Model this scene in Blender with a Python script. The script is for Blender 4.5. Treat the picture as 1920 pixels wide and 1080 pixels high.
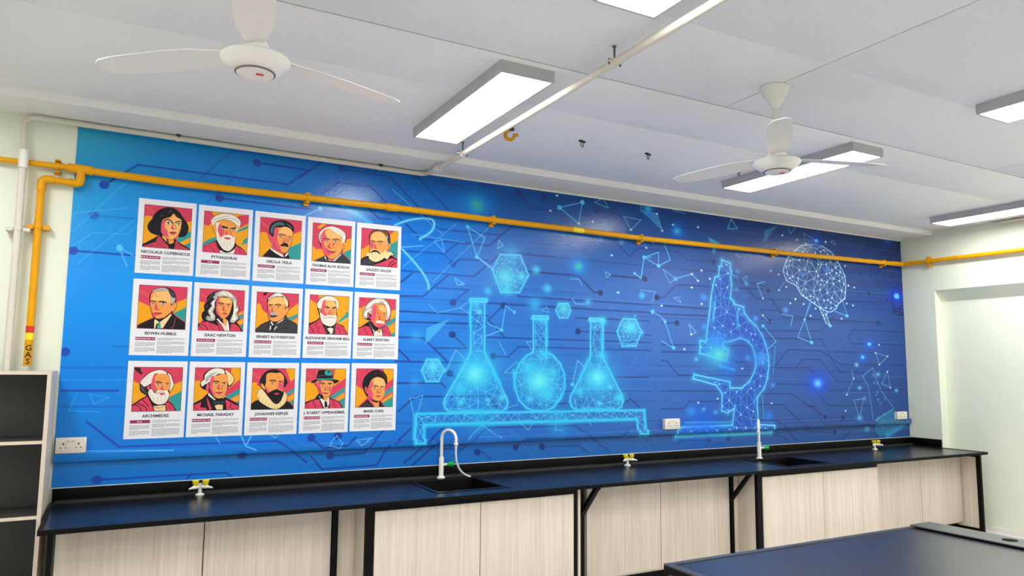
import bpy, bmesh, math, random
import numpy as np
from mathutils import Vector, Matrix
from mathutils.geometry import delaunay_2d_cdt, tessellate_polygon

scene = bpy.context.scene
for o in list(bpy.data.objects): bpy.data.objects.remove(o)
COL = scene.collection

# ------------------------------------------------------------------ camera
def set_camera():
    yaw, pitch, roll = math.radians(28.4837), math.radians(6.2358), math.radians(0.4594)
    F = Vector((math.sin(yaw)*math.cos(pitch), math.cos(yaw)*math.cos(pitch), math.sin(pitch)))
    R0 = Vector((math.cos(yaw), -math.sin(yaw), 0)); U0 = R0.cross(F)
    R = R0*math.cos(roll) + U0*math.sin(roll); U = -R0*math.sin(roll) + U0*math.cos(roll)
    cam = bpy.data.cameras.new('camera'); cam.sensor_width = 36; cam.lens = 1372.05/1920*36; cam.clip_start = 0.05
    o = bpy.data.objects.new('camera', cam); COL.objects.link(o)
    m = Matrix((R, U, -F)).transposed().to_4x4(); m.translation = Vector((-0.0669, -4.7832, 1.4857))
    o.matrix_world = m; scene.camera = o
set_camera()

# ------------------------------------------------------------------ world, exposure, lamp strength
w = bpy.data.worlds.new('world'); scene.world = w; w.use_nodes = True
w.node_tree.nodes['Background'].inputs[0].default_value = (0.9, 0.95, 1, 1)
w.node_tree.nodes['Background'].inputs[1].default_value = 0.3
scene.view_settings.view_transform = 'Standard'; scene.view_settings.look = 'None'
scene.view_settings.gamma = 1; scene.view_settings.use_curve_mapping = False
scene.view_settings.exposure = 1.14
LAMP = 12.0            # radiance of the ceiling light diffusers
LAMP_COL = (1.0, 0.99, 0.962)

# ------------------------------------------------------------------ materials
def lin(c):
    return tuple(((v/255)/12.92 if v/255 <= .04045 else ((v/255+.055)/1.055)**2.4) for v in c)
def mat(name, rgb, rough=.5, metal=0., spec=.5, bump=None, noise=None, coat=0.):
    """rgb in 0..255 sRGB; bump=(scale,strength); noise=(scale,amount) tone variation"""
    m = bpy.data.materials.new(name); m.use_nodes = True
    nt = m.node_tree; b = nt.nodes['Principled BSDF']
    c = lin(rgb)
    b.inputs['Base Color'].default_value = (*c, 1); b.inputs['Roughness'].default_value = rough
    b.inputs['Metallic'].default_value = metal; b.inputs['Specular IOR Level'].default_value = spec
    b.inputs['Coat Weight'].default_value = coat
    tc = nt.nodes.new('ShaderNodeTexCoord')
    if noise:
        n = nt.nodes.new('ShaderNodeTexNoise'); n.inputs['Scale'].default_value = noise[0]; n.inputs['Detail'].default_value = 4
        r = nt.nodes.new('ShaderNodeValToRGB'); nt.links.new(tc.outputs['Object'], n.inputs['Vector'])
        nt.links.new(n.outputs[0], r.inputs[0])
        a = noise[1]
        r.color_ramp.elements[0].position = .3; r.color_ramp.elements[1].position = .7
        r.color_ramp.elements[0].color = (*[v*(1-a) for v in c], 1); r.color_ramp.elements[1].color = (*[min(1, v*(1+a)) for v in c], 1)
        nt.links.new(r.outputs[0], b.inputs['Base Color'])
    if bump:
        n = nt.nodes.new('ShaderNodeTexNoise'); n.inputs['Scale'].default_value = bump[0]; n.inputs['Detail'].default_value = 3
        bp = nt.nodes.new('ShaderNodeBump'); bp.inputs['Strength'].default_value = bump[1]; bp.inputs['Distance'].default_value = .004
        nt.links.new(tc.outputs['Object'], n.inputs['Vector']); nt.links.new(n.outputs[0], bp.inputs['Height'])
        nt.links.new(bp.outputs[0], b.inputs['Normal'])
    return m
def wood_mat(name, light, dark):
    m = bpy.data.materials.new(name); m.use_nodes = True
    nt = m.node_tree; b = nt.nodes['Principled BSDF']; b.inputs['Roughness'].default_value = .45
    tc = nt.nodes.new('ShaderNodeTexCoord'); mp = nt.nodes.new('ShaderNodeMapping')
    oi = nt.nodes.new('ShaderNodeObjectInfo'); ad = nt.nodes.new('ShaderNodeVectorMath'); ad.operation = 'ADD'
    ml = nt.nodes.new('ShaderNodeMath'); ml.operation = 'MULTIPLY'; ml.inputs[1].default_value = 37.
    nt.links.new(oi.outputs['Random'], ml.inputs[0]); nt.links.new(ml.outputs[0], ad.inputs[1])
    nt.links.new(tc.outputs['Object'], ad.inputs[0]); nt.links.new(ad.outputs[0], mp.inputs[0])
    mp.inputs['Scale'].default_value = (60, 60, 1.6)
    n1 = nt.nodes.new('ShaderNodeTexNoise'); n1.inputs['Scale'].default_value = 1.; n1.inputs['Detail'].default_value = 6; n1.inputs['Distortion'].default_value = .6
    nt.links.new(mp.outputs[0], n1.inputs['Vector'])
    mp2 = nt.nodes.new('ShaderNodeMapping'); mp2.inputs['Scale'].default_value = (11, 11, .35)
    nt.links.new(ad.outputs[0], mp2.inputs[0])
    n2 = nt.nodes.new('ShaderNodeTexNoise'); n2.inputs['Scale'].default_value = 1.; n2.inputs['Detail'].default_value = 2
    nt.links.new(mp2.outputs[0], n2.inputs['Vector'])
    mx = nt.nodes.new('ShaderNodeMath'); mx.operation = 'MULTIPLY_ADD'; mx.inputs[1].default_value = .72
    ml2 = nt.nodes.new('ShaderNodeMath'); ml2.operation = 'MULTIPLY'; ml2.inputs[1].default_value = .28
    nt.links.new(n2.outputs[0], ml2.inputs[0]); nt.links.new(n1.outputs[0], mx.inputs[0]); nt.links.new(ml2.outputs[0], mx.inputs[2])
    r = nt.nodes.new('ShaderNodeValToRGB'); nt.links.new(mx.outputs[0], r.inputs[0])
    r.color_ramp.elements[0].position = .3; r.color_ramp.elements[1].position = .62
    r.color_ramp.elements[0].color = (*lin(dark), 1); r.color_ramp.elements[1].color = (*lin(light), 1)
    nt.links.new(r.outputs[0], b.inputs['Base Color'])
    return m
def emit_mat(name, col, s):
    m = bpy.data.materials.new(name); m.use_nodes = True
    b = m.node_tree.nodes['Principled BSDF']
    b.inputs['Base Color'].default_value = (.9, .9, .9, 1)
    b.inputs['Emission Color'].default_value = (*col, 1); b.inputs['Emission Strength'].default_value = s
    return m
M = {}
M['wall'] = mat('pale_green_paint', (233, 239, 220), .55, bump=(240, .06), noise=(2.5, .015))
M['ceil'] = mat('ceiling_paint', (234, 235, 235), .8, spec=.2, bump=(170, .35), noise=(60, .02))
M['cornice'] = mat('cornice_paint', (236, 236, 232), .6, spec=.3)
M['cream'] = mat('cream_trim_paint', (236, 234, 222), .5)
M['floor'] = mat('vinyl_floor', (216, 210, 215), .35, noise=(30, .05))
M['yellow'] = mat('yellow_pipe_paint', (230, 162, 0), .38, spec=.25, noise=(25, .03))
M['white'] = mat('white_pvc', (218, 212, 199), .65, spec=.2)
M['white_metal'] = mat('white_enamel', (236, 234, 226), .28)
M['house'] = mat('light_housing', (188, 189, 191), .5)
M['coupler'] = mat('white_pvc_fitting', (236, 232, 224), .4)
M['steel'] = mat('zinc_steel', (120, 118, 112), .4, metal=.7)
M['dark_steel'] = mat('dark_steel', (70, 66, 60), .45, metal=.5)
M['black'] = mat('black_powder_coat', (4, 4, 4), .5, spec=.15)
M['top'] = mat('black_worktop', (22, 23, 28), .24, spec=.42, noise=(14, .12), bump=(60, .015))
M['ttop'] = mat('table_laminate', (34, 36, 44), .27, spec=1., noise=(14, .08), bump=(60, .01))
M['rim'] = mat('black_worktop_edge', (4, 4, 5), .5, spec=.15)
M['ledge'] = mat('worktop_rear_ledge', (40, 39, 38), .5, spec=.3)
M['sink'] = mat('black_sink_resin', (5, 5, 6), .4, spec=.3)
M['strip'] = mat('table_service_strip', (60, 61, 62), .3, spec=1.)
M['wood'] = wood_mat('pale_ash_laminate', (232, 220, 203), (212, 197, 178))
M['shelf'] = mat('ivory_laminate', (216, 203, 184), .45, noise=(20, .03))
M['linen'] = mat('charcoal_linen_laminate', (66, 64, 64), .5, spec=.6, noise=(220, .25))
M['socket'] = mat('socket_plastic', (236, 230, 218), .35)
M['hole'] = mat('dark_hole', (14, 13, 12), .8, spec=.1)
M['knob_y'] = mat('yellow_plastic', (255, 226, 24), .3)
M['knob_g'] = mat('green_plastic', (10, 165, 70), .3)
M['hose'] = mat('clear_hose', (214, 222, 224), .25)
M['red'] = mat('red_tape', (214, 40, 36), .4)
M['ytape'] = mat('yellow_tape', (250, 226, 20), .4)
M['ink'] = mat('black_ink', (38, 24, 12), .5)
M['paper'] = mat('white_poster_paper', (236, 236, 242), .5, spec=.3)
M['text'] = mat('grey_print', (150, 150, 156), .6, spec=.2)
M['name'] = mat('dark_print', (52, 52, 62), .6, spec=.2)
M['band'] = mat('maroon_print', (150, 46, 84), .6, spec=.2)
M['bandtext'] = mat('pink_print', (226, 190, 204), .6, spec=.2)
M['lamp'] = emit_mat('lamp_diffuser', LAMP_COL, LAMP)
PAL = dict(R=(218,66,96), Y=(242,166,28), T=(48,156,152), K=(30,26,30), S=(244,160,80), L=(250,190,116), P=(232,86,112),
           W=(240,230,218), G=(184,180,174), D=(60,60,66), O=(240,140,64), C=(244,216,160), B=(110,76,58), M=(200,64,92), N=(74,108,114))
PM = {k: mat('print_' + n, PAL[k], .6, spec=.2) for k, n in dict(R='red', Y='amber', T='teal', K='black', S='orange', L='peach', P='rose',
      W='ivory', G='grey', D='charcoal', O='tangerine', C='cream', B='brown', M='crimson', N='slate').items()}
PKEYS = list(PM)

# ------------------------------------------------------------------ mesh helpers
class MB:
    def __init__(s): s.bm = bmesh.new()
    def quad(s, *p):
        vs = [s.bm.verts.new(q) for q in p]; return s.bm.faces.new(vs)
    def box(s, x0, x1, y0, y1, z0, z1, bev=0):
        r = bmesh.ops.create_cube(s.bm, size=1)
        for v in r['verts']:
            v.co = Vector(((x0+x1)/2+v.co.x*(x1-x0), (y0+y1)/2+v.co.y*(y1-y0), (z0+z1)/2+v.co.z*(z1-z0)))
        if bev:
            es = {e for v in r['verts'] for e in v.link_edges}
            bmesh.ops.bevel(s.bm, geom=list(es), offset=bev, segments=2, affect='EDGES', profile=.5)
        return s
    def prism(s, pts, a, b, axis='z'):
        """closed 2-D outline extruded from a to b along axis"""
        def P(p, t):
            return {'z': (p[0], p[1], t), 'y': (p[0], t, p[1]), 'x': (t, p[0], p[1])}[axis]
        v0 = [s.bm.verts.new(P(p, a)) for p in pts]; v1 = [s.bm.verts.new(P(p, b)) for p in pts]
        n = len(pts)
        s.bm.faces.new(v0); s.bm.faces.new(v1[::-1])
        for i in range(n): s.bm.faces.new((v0[i], v1[i], v1[(i+1) % n], v0[(i+1) % n]))
        return s
    def tube(s, path, r, seg=14, cap=True, radii=None):
        path = [Vector(p) for p in path]; n = len(path); rings = []
        t0 = (path[1]-path[0]).normalized()
        up = Vector((0, 0, 1)) if abs(t0.z) < .9 else Vector((1, 0, 0))
        u = t0.cross(up).normalized()
        for i, p in enumerate(path):
            a = path[max(i-1, 0)]; c = path[min(i+1, n-1)]; t = (c-a).normalized()
            u = (u - t*u.dot(t)).normalized(); v = t.cross(u)
            rr = radii[i] if radii else r
            rings.append([s.bm.verts.new(p + u*rr*math.cos(2*math.pi*k/seg) + v*rr*math.sin(2*math.pi*k/seg)) for k in range(seg)])
        for i in range(n-1):
            for k in range(seg):
                f = s.bm.faces.new((rings[i][k], rings[i][(k+1) % seg], rings[i+1][(k+1) % seg], rings[i+1][k])); f.smooth = True
        if cap:
            s.bm.faces.new(rings[0][::-1]); s.bm.faces.new(rings[-1])
        return s
    def lathe(s, prof, c=(0, 0, 0), seg=32, axis='z'):
        """prof: list of (radius, height)"""
        rings = []
        def P(r, h, k):
            a = 2*math.pi*k/seg; x, y = r*math.cos(a), r*math.sin(a)
            q = {'z': (x, y, h), 'y': (x, h, y), 'x': (h, x, y)}[axis]
            return (q[0]+c[0], q[1]+c[1], q[2]+c[2])
        for r, h in prof:
            rings.append([s.bm.verts.new(P(max(r, 1e-5), h, k)) for k in range(seg)])
        for i in range(len(prof)-1):
            for k in range(seg):
                f = s.bm.faces.new((rings[i][k], rings[i][(k+1) % seg], rings[i+1][(k+1) % seg], rings[i+1][k])); f.smooth = True
        s.bm.faces.new(rings[0][::-1]); s.bm.faces.new(rings[-1])
        return s
    def build(s, name, material, parent=None, sharp=True):
        bmesh.ops.recalc_face_normals(s.bm, faces=s.bm.faces)
        me = bpy.data.meshes.new(name); s.bm.to_mesh(me); s.bm.free()
        for m in (material if isinstance(material, list) else [material]): me.materials.append(m)
        o = bpy.data.objects.new(name, me); COL.objects.link(o)
        if sharp:
            try: me.set_sharp_from_angle(angle=math.radians(40))
            except Exception: pass
        if parent: o.parent = parent
        return o
def box(name, m, parent, *a, bev=0): return MB().box(*a, bev=bev).build(name, m, parent)
def tag(o, label, cat, group=None):
    o['label'] = label; o['category'] = cat
    if group: o['group'] = group
    return o
def thing(name, label, cat, loc=(0, 0, 0), rz=0, group=None):
    o = bpy.data.objects.new(name, None); COL.objects.link(o); o.location = loc; o.rotation_euler = (0, 0, rz)
    o.empty_display_size = .05
    return tag(o, label, cat, group)
def struct(o): o['kind'] = 'structure'; return o
def children(o): return [c for c in bpy.data.objects if c.parent == o]
def copy_tree(o, parent=None):
    c = o.copy(); COL.objects.link(c)
    if parent: c.parent = parent
    for ch in children(o): copy_tree(ch, c)
    return c
def fillet(pts, r, n=6):
    pts = [Vector(p) for p in pts]; out = [pts[0]]
    for i in range(1, len(pts)-1):
        p = pts[i]; a = (pts[i-1]-p); b = (pts[i+1]-p); d = min(r, a.length*.49, b.length*.49)
        a0 = p + a.normalized()*d; b0 = p + b.normalized()*d
        for k in range(n+1):
            t = k/n; out.append(a0*(1-t)**2 + p*2*t*(1-t) + b0*t*t)
    out.append(pts[-1]); return out

XR = 7.22; ZC = 2.905; ZS = 2.867; XL = -3.2; YF = -7.6
# ------------------------------------------------------------------ room shell
struct(box('floor', M['floor'], None, XL-.2, XR+.5, YF-.2, .2, -.1, 0))
struct(box('wall_back', M['wall'], None, XL-.2, XR+.5, .0, .2, 0, 3.1))
struct(box('wall_left', M['wall'], None, XL-.2, XL, YF, .0, 0, 3.1))
struct(box('wall_front', M['wall'], None, XL-.2, XR+.5, YF-.2, YF, 0, 3.1))
wr = MB()
wr.box(XR, XR+.5, -.341, 0, 0, 3.1); wr.box(XR, XR+.5, YF, -2.3, 0, 3.1)
wr.prism([(XR, 2.30), (XR, 3.1), (XR+.5, 3.1), (XR+.5, 2.19), (XR+.11, 2.19)], -2.3, -.341, 'y')
wr.box(XR+.11, XR+.5, -2.3, -.341, 0, 2.2)
struct(wr.build('wall_right', M['wall']))
bb = MB().box(XR+.098, XR+.11, -2.3, -.341, 0, .035)
struct(bb.build('baseboard_right', M['cream']))
# ceiling: slab above, painted boards below (each board a piece), recessed groove between the rows
cei = struct(box('ceiling', M['dark_steel'], None, XL-.2, XR+.5, YF-.2, .2, ZC+.014, 3.2))
def board(x0, x1, y0, y1):
    MB().box(x0, x1, y0, y1, ZC, ZC+.013, bev=.0012).build('ceiling_board', M['ceil'], cei)
g = .005
for (y0, y1, gap0, gap1, xs) in ((-1.45, -.31, 0, 0, (XL-.1, XR+.1)), (-1.95, -1.4512, g, 0, (XL-.1, XR+.1)),
                                  (-2.6, -1.95, 0, g, (XL-.1, .24, 2.78, 5.32, XR+.1)), (-4.5, -2.6012, 0, 0, (XL-.1, .24, 2.78, 5.32, XR+.1)),
                                  (YF-.1, -4.5012, 0, 0, (XL-.1, .24, 2.78, 5.32, XR+.1))):
    for i in range(len(xs)-1):
        board(xs[i]+(g*.7 if i else 0), xs[i+1]-(g*.7 if i < len(xs)-2 else 0), y0+gap0, y1-gap1)
# dropped soffit along the back wall with its cornice step
struct(MB().prism([(0, ZS), (-.335, ZS), (-.365, ZC+.0), (-.365, ZC+.013), (0, ZC+.013)], XL, XR, 'x').build('trim_1', M['cornice']))

# ------------------------------------------------------------------ printed wall mural (flat print): painted into one picture
MX0, MZ0, MW, MH = -.318, .815, XR-.002+.318, 2.853-.815
MURAL_Z = .80
PXM = 2.0
NX, NY = int(MW*1000/PXM), int(MH*1000/PXM)
def base_gradient():
    xs = np.array([0, .5, 1.6, 2.6, 4.2, 5.8, 7.54])
    vs = np.array([0, .25, .55, .85, 1.0])       # bottom .. top
    T = np.array(GRADIENT, float)                # [v][x][rgb]
    X = np.linspace(0, 7.54, NX); Y = np.linspace(0, 1, NY); out = np.zeros((NY, NX, 3), np.float32)
    for c in range(3):
        rows = np.array([np.interp(X, xs, T[i, :, c]) for i in range(len(vs))])
        iy = np.clip(np.searchsorted(vs, Y)-1, 0, len(vs)-2); t = ((Y-vs[iy])/(vs[iy+1]-vs[iy])); t = t*t*(3-2*t)
        out[:, :, c] = rows[iy]*(1-t)[:, None] + rows[iy+1]*t[:, None]
    return out/255
GRADIENT = [
 [(6,119,213),(7,119,213),(15,115,208),(24,107,196),(37,96,175),(37,85,160),(31,72,141)],
 [(0,131,231),(4,133,233),(15,129,231),(33,121,218),(48,105,192),(45,90,173),(31,72,144)],
 [(15,149,245),(21,152,245),(27,137,237),(40,123,220),(55,109,194),(47,94,175),(31,70,144)],
 [(37,162,231),(19,141,231),(16,119,214),(22,105,198),(34,86,167),(31,74,150),(22,55,124)],
 [(52,168,204),(12,137,210),(5,99,185),(4,81,162),(14,61,131),(14,52,120),(12,44,104)]]
IMG = base_gradient()
def blend(sl, a, col):
    a = np.clip(a, 0, 1)[:, :, None].astype(np.float32)
    IMG[sl] = IMG[sl]*(1-a) + np.array(col, np.float32)/255*a
def bbox(x0, x1, y0, y1):
    i0, i1 = max(int(x0), 0), min(int(x1)+2, NX); j0, j1 = max(int(y0), 0), min(int(y1)+2, NY)
    if i1 <= i0 or j1 <= j0: return None
    Y, X = np.mgrid[j0:j1, i0:i1].astype(np.float32)
    return (slice(j0, j1), slice(i0, i1)), X, Y
OFFZ = (MURAL_Z-MZ0)*1000
def topx(p): return (p[0]/PXM, (p[1]+OFFZ)/PXM)
def seg_d(X, Y, a, b):
    dx, dy = b[0]-a[0], b[1]-a[1]; L = dx*dx+dy*dy+1e-9
    t = np.clip(((X-a[0])*dx+(Y-a[1])*dy)/L, 0, 1)
    return np.hypot(X-a[0]-t*dx, Y-a[1]-t*dy)
def line(a, b, wmm, col, al=1, soft=None):
    a, b = topx(a), topx(b); r = wmm/PXM/2; m = r*3+2 if soft else r+2
    n = max(1, int(math.hypot(b[0]-a[0], b[1]-a[1])/260)) if not soft else 1
    for k in range(n):
        p = (a[0]+(b[0]-a[0])*k/n, a[1]+(b[1]-a[1])*k/n); q = (a[0]+(b[0]-a[0])*(k+1)/n, a[1]+(b[1]-a[1])*(k+1)/n)
        B = bbox(min(p[0], q[0])-m, max(p[0], q[0])+m, min(p[1], q[1])-m, max(p[1], q[1])+m)
        if not B: continue
        d = seg_d(B[1], B[2], p, q)
        if soft: A = al*np.exp(-(d/(r*1.0))**2*1.4)
        else:
            A = al*np.clip(r+.5-d, 0, 1)*min(1, 2*r)
        blend(B[0], A, col)
def pline(pts, wmm, col, al=1, soft=None):
    for i in range(len(pts)-1): line(pts[i], pts[i+1], wmm, col, al, soft)
def dot(p, rx, ry, col, al=1):
    c = topx(p); rx, ry = max(rx/PXM, .6), max(ry/PXM, .6)
    B = bbox(c[0]-rx-2, c[0]+rx+2, c[1]-ry-2, c[1]+ry+2)
    if not B: return
    d = np.hypot((B[1]-c[0])/rx, (B[2]-c[1])/ry); blend(B[0], al*np.clip((1-d)*min(rx, ry)+.5, 0, 1), col)
def glow(p, rx, ry, col, al=1):
    c = topx(p); rx, ry = max(rx/PXM, 1), max(ry/PXM, 1)
    B = bbox(c[0]-rx*1.5, c[0]+rx*1.5, c[1]-ry*1.5, c[1]+ry*1.5)
    if not B: return
    d = np.hypot((B[1]-c[0])/rx, (B[2]-c[1])/ry); blend(B[0], al*np.exp(-d*d*2.2)*np.clip((1.5-d)*4, 0, 1), col)
def inside(X, Y, poly):
    r = np.zeros(X.shape, bool); n = len(poly)
    for i in range(n):
        x1, y1 = poly[i]; x2, y2 = poly[(i+1) % n]
        if y1 == y2: continue
        c = ((y1 > Y) != (y2 > Y)) & (X < (x2-x1)*(Y-y1)/(y2-y1)+x1); r ^= c
    return r
def fill(pts, col, al):
    P = [topx(p) for p in pts]; xs = [p[0] for p in P]; ys = [p[1] for p in P]
    B = bbox(min(xs)-1, max(xs)+1, min(ys)-1, max(ys)+1)
    if B: blend(B[0], al*inside(B[1], B[2], P), col)
def wire(pts, n, col, al, wmm, seed, nodes=0, ncol=(200, 240, 255), step=150):
    rnd = random.Random(seed); P = np.array(pts, float)
    bx = []
    for i in range(len(pts)):
        a, b = P[i], P[(i+1) % len(pts)]; L = np.hypot(*(b-a)); k = max(1, int(L/step))
        bx += [tuple(a+(b-a)*t/k) for t in range(k)]
    lo, hi = P.min(0), P.max(0); inn = []; tries = 0
    area = max(1., float(np.prod(hi-lo))); md = .55*math.sqrt(area/max(n, 1))
    while len(inn) < n and tries < 6000:
        tries += 1
        q = (rnd.uniform(lo[0], hi[0]), rnd.uniform(lo[1], hi[1]))
        if not inside(np.array([[q[0]]]), np.array([[q[1]]]), pts)[0, 0]: continue
        if all((q[0]-r[0])**2+(q[1]-r[1])**2 > md*md*(.4 if tries > 2500 else 1) for r in inn): inn.append(q)
    allp = bx+inn
    r = delaunay_2d_cdt([Vector(p) for p in allp], [], [], 0, 1e-4)
    for e in r[1]:
        a, b = r[0][e[0]], r[0][e[1]]; mx, my = (a.x+b.x)/2, (a.y+b.y)/2
        if inside(np.array([[mx]]), np.array([[my]]), pts)[0, 0] and rnd.random() < .93:
            line((a.x, a.y), (b.x, b.y), wmm, col, al*rnd.uniform(.55, 1))
    for q in inn:
        if nodes and rnd.random() < .6: dot(q, nodes, nodes, ncol, .9)
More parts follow.
